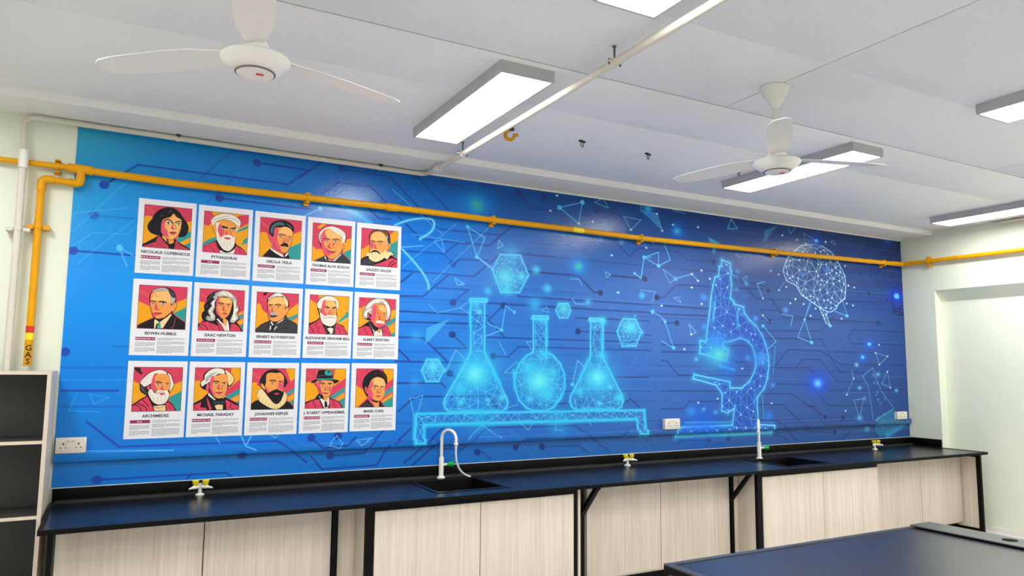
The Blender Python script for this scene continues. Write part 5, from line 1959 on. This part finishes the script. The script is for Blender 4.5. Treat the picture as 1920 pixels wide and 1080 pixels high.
# ------------------------------------------------------------------ wall sockets
def socket(x0, x1, z0, z1, dep, label):
    cx, cz = (x0+x1)/2, (z0+z1)/2; w, h = (x1-x0)/2, (z1-z0)/2
    t = thing('wall_socket', label, 'socket', (cx, -.0035, cz), 0, 'double wall sockets')
    MB().box(-w+.002, w-.002, -dep+.009, 0, -h+.002, h-.002).build('back_box', M['socket'], t)
    MB().box(-w, w, -dep, -dep+.0085, -h, h, bev=.002).build('face_plate', M['socket'], t)
    for s in (-1, 1):
        m = MB(); c = s*w*.5
        m.box(c-.0035, c+.0035, -dep-.0012, -dep, .004, .013)
        m.box(c-.015, c-.008, -dep-.0012, -dep, -.014, -.010); m.box(c+.008, c+.015, -dep-.0012, -dep, -.014, -.010)
        m.build('pin_holes', M['hole'], t)
        MB().box(s*w*.16-.007, s*w*.16+.007, -dep-.005, -dep, .018, .030, bev=.0015).build('rocker_switch', M['white'], t)
socket(-.312, -.166, 1.000, 1.086, .026, 'double wall socket on the mural beside the bookshelf')
socket(3.945, 4.105, .994, 1.080, .036, 'double wall socket on the mural left of the microscope base')
socket(6.975, 7.135, .998, 1.074, .036, 'double wall socket at the right end of the mural by the corner')

# ------------------------------------------------------------------ cabinets under the worktop
UZ = WZ-.0205
def door_pair(t, xs, y, z0, z1, th=.018):
    for i in range(2): MB().box(xs[i]+.0026, xs[i+1]-.0026, y, y+th, z0, z1, bev=.001).build('door', M['wood'], t)
def carcass(t, x0, x1, y0, y1, z0, z1):
    m = MB(); k = .016
    m.box(x0, x0+k, y0, y1, z0, z1); m.box(x1-k, x1, y0, y1, z0, z1); m.box(x0+k, x1-k, y0, y1, z0, z0+k); m.box(x0+k, x1-k, y1-k, y1, z0+k, z1); m.box(x0+k, x1-k, y0, y1-k, z1-k, z1)
    return m.build('carcass', M['wood'], t)
YR, YB = -.56, -.74
for (x0, xm, x1, label) in ((-.256, .408, 1.078, 'pale wood cabinet with two doors under the left end of the worktop'),
                            (2.812, 3.452, 4.122, 'pale wood cabinet with two doors recessed between the two sink cabinets'),
                            (5.70, 6.494, 7.118, 'pale wood cabinet with two doors under the right end of the worktop')):
    t = thing('base_cabinet', label, 'cabinet', (0, 0, 0), 0, 'recessed base cabinets')
    carcass(t, x0, x1, YR+.02, -.03, .06, UZ-.003); door_pair(t, (x0, xm, x1), YR, .075, UZ-.004)
    MB().box(x0+.01, x1-.01, YR+.05, YR+.066, 0, .06).build('plinth', M['black'], t)
for (x0, xa, xm, xb, x1, label) in ((1.220, 1.268, 1.924, 2.590, 2.616, 'pale wood sink cabinet with black steel frame below the near sink'),
                                    (4.230, 4.280, 4.951, 5.628, 5.648, 'pale wood sink cabinet with black steel frame below the far sink')):
    t = thing('sink_cabinet', label, 'cabinet', (0, 0, 0), 0, 'sink cabinets with black frames')
    k = .016; m = MB(); m.box(x0, x0+k, YB+.03, -.03, .06, UZ-.003); m.box(x1-k, x1, YB+.03, -.03, .06, UZ-.003); m.box(x0+k, x1-k, YB+.03, -.03, .06, .076); m.box(x0+k, x1-k, -.046, -.03, .076, UZ-.003)
    m.build('carcass', M['wood'], t)
    door_pair(t, (xa, xm, xb), YB-.004, .09, UZ-.034)
    MB().box(x0, xa-.004, YB, YB+.028, 0, UZ-.002).build('frame_post', M['black'], t)
    if x0 < 3: MB().box(xb+.002, x1, YB, YB+.028, 0, UZ-.002).build('frame_post', M['black'], t)
    MB().box(xa-.004, xb+.002, YB, YB+.028, UZ-.031, UZ-.002).build('top_rail', M['black'], t)
    MB().box(xa-.004, xb+.002, YB+.003, YB+.028, .045, .088).build('bottom_rail', M['black'], t)
# filler panels in the gaps
for x0, x1, l in ((2.634, 2.652, 'narrow pale wood filler panel right of the near sink cabinet'), (1.112, 1.219, 'narrow pale wood filler panel left of the near sink cabinet'), (4.150, 4.229, 'narrow pale wood filler panel left of the far sink cabinet')):
    tag(box('filler_panel', M['wood'], None, x0, x1, *((YR+.022, YR+.040) if x0 < 2 or x0 > 4 else (-.725, -.05)), 0, UZ-.003), l, 'panel', 'narrow filler panels')
# black steel supports
def support(x, wpx, label, brace=True, front=False, panel=None):
    t = thing('worktop_support', label, 'steel support', (x, 0, 0), 0, 'black steel worktop supports')
    yb = YR if not front else YB+.02
    MB().box(-wpx, wpx, yb-.02, yb+.018, 0, UZ-.001).build('post', M['black'], t)
    MB().box(-wpx, wpx, yb+.018, -.08, 0, .032).build('foot', M['black'], t)
    MB().box(-wpx, wpx, yb+.018, -.08, UZ-.031, UZ-.001).build('top_bar', M['black'], t)
    if brace:
        MB().box(-wpx, wpx, YB-.03, yb-.02, UZ-.016, UZ-.001).build('front_bar', M['black'], t)
        y0, z0, y1, z1 = yb-.02, .50, YB-.012, UZ-.016; k = .030
        MB().prism([(y0, z0), (y0, z0+k*1.5), (y1+k*.9, z1), (y1-k*.3, z1)], -wpx, wpx, 'x').build('diagonal_brace', M['black'], t)
    return t
support(-.268, .0115, 'black steel worktop support at the left end beside the bookshelf', False, True)
support(1.095, .0145, 'black steel worktop support between the left cabinet and near sink cabinet', False)
support(2.765, .016, 'black steel worktop support with diagonal brace right of the near sink cabinet')
support(4.137, .011, 'black steel worktop support with diagonal brace left of the far sink cabinet')
e = support(7.138, .013, 'black steel worktop support at the right end by the bare wall', False, True)
MB().box(-.005, .005, YB+.041, -.10, .033, UZ-.032).build('wood_infill', M['wood'], e)

# ------------------------------------------------------------------ bookshelf at the left
bs = thing('bookshelf', 'open ivory bookshelf with charcoal linen backing at the left edge', 'bookshelf', (-.328, 0, 0))
BW, BD, BH = .82, .46, 1.450; k = .018
MB().box(-k, 0, -BD, -.004, 0, BH).build('side_panel', M['shelf'], bs)
MB().box(-BW, -BW+k, -BD, -.004, 0, BH).build('side_panel', M['shelf'], bs)
MB().box(-BW+k, -k, -BD, -.135, BH-.016, BH).build('top_panel', M['shelf'], bs)
for z in (.02, .375, .735, 1.095):
    s = MB().box(-BW+k, -k, -BD+.002, -.147, z, z+.016).build('shelf', M['linen'], bs)
    MB().box(-BW+k, -k, -BD, -BD+.0019, z, z+.016).build('shelf_edge', M['shelf'], s)
MB().box(-BW+k, -k, -.147, -.136, .02, BH-.016).build('back_panel', M['linen'], bs)
MB().box(-k-.0015, -k-.0001, -BD+.01, -.148, .04, BH-.016).build('side_lining', M['linen'], bs)

# ------------------------------------------------------------------ front lab table at the lower right
TZ = .75
tb = thing('lab_table', 'black laboratory table with a raised grommet strip in the right foreground', 'table', (1.818, -2.535, 0))
A, B = (0, 0), (1.645, -.006); dl = Vector((-.004, -1)).normalized(); dr = Vector((.01, -1)).normalized()
ln = 1.25
Cc = (B[0]+dr.x*ln, B[1]+dr.y*ln); Dd = (A[0]+dl.x*ln, A[1]+dl.y*ln)
def inset(poly, d):
    n = len(poly); c = Vector((sum(p[0] for p in poly)/n, sum(p[1] for p in poly)/n)); out = []
    for i in range(n):
        p0, p1, p2 = Vector(poly[i-1]), Vector(poly[i]), Vector(poly[(i+1) % n])
        a = (p1-p0).normalized(); b = (p2-p1).normalized(); n1 = Vector((a.y, -a.x)); n2 = Vector((b.y, -b.x))
        if n1.dot(c-p1) < 0: n1, n2 = -n1, -n2
        h = (n1+n2).normalized(); out.append(tuple(p1+h*(d/max(.3, h.dot(n1)))))
    return out
poly = [A, B, Cc, Dd]
MB().prism(poly, TZ-.032, TZ-.004).build('table_slab', M['rim'], tb)
ip = inset(poly, .028)
MB().prism(ip, TZ-.0039, TZ-.0012).build('table_top', M['ttop'], tb)
m = MB()
for i in range(4): m.prism([poly[i], poly[(i+1) % 4], ip[(i+1) % 4], ip[i]], TZ-.0039, TZ+.002)
m.build('raised_edge', M['strip'], tb)
E0 = (1.488, -.012); E1v = Vector((.01, -1)).normalized()
F0 = (1.643, -.008)
st = [E0, F0, (F0[0]+dr.x*ln*.99, F0[1]+dr.y*ln*.99), (E0[0]+E1v.x*ln*.99, E0[1]+E1v.y*ln*.99)]
MB().prism(st, TZ+.006, TZ+.011).build('service_strip', M['strip'], tb)
s2 = inset(st, .012); MB().prism(s2, TZ+.0012, TZ+.0059).build('strip_support', M['black'], tb)
gm = MB().lathe([(.026, TZ+.0112), (.030, TZ+.0112), (.031, TZ+.0122), (.026, TZ+.0124), (.0, TZ+.0118)], (1.578, -.408, 0), 24); gm.build('grommet', M['hole'], tb)
fp = inset(poly, .06)
m = MB()
for i in range(4):
    a, b2 = Vector(fp[i]), Vector(fp[(i+1) % 4]); 
ap = inset(poly, .075)
for i in range(4): m.prism([fp[i], fp[(i+1) % 4], ap[(i+1) % 4], ap[i]], TZ-.09, TZ-.033)
m.build('apron', M['black'], tb)
for p in inset(poly, .085): MB().box(p[0]-.022, p[0]+.022, p[1]-.022, p[1]+.022, 0, TZ-.0905).build('leg', M['black'], tb)
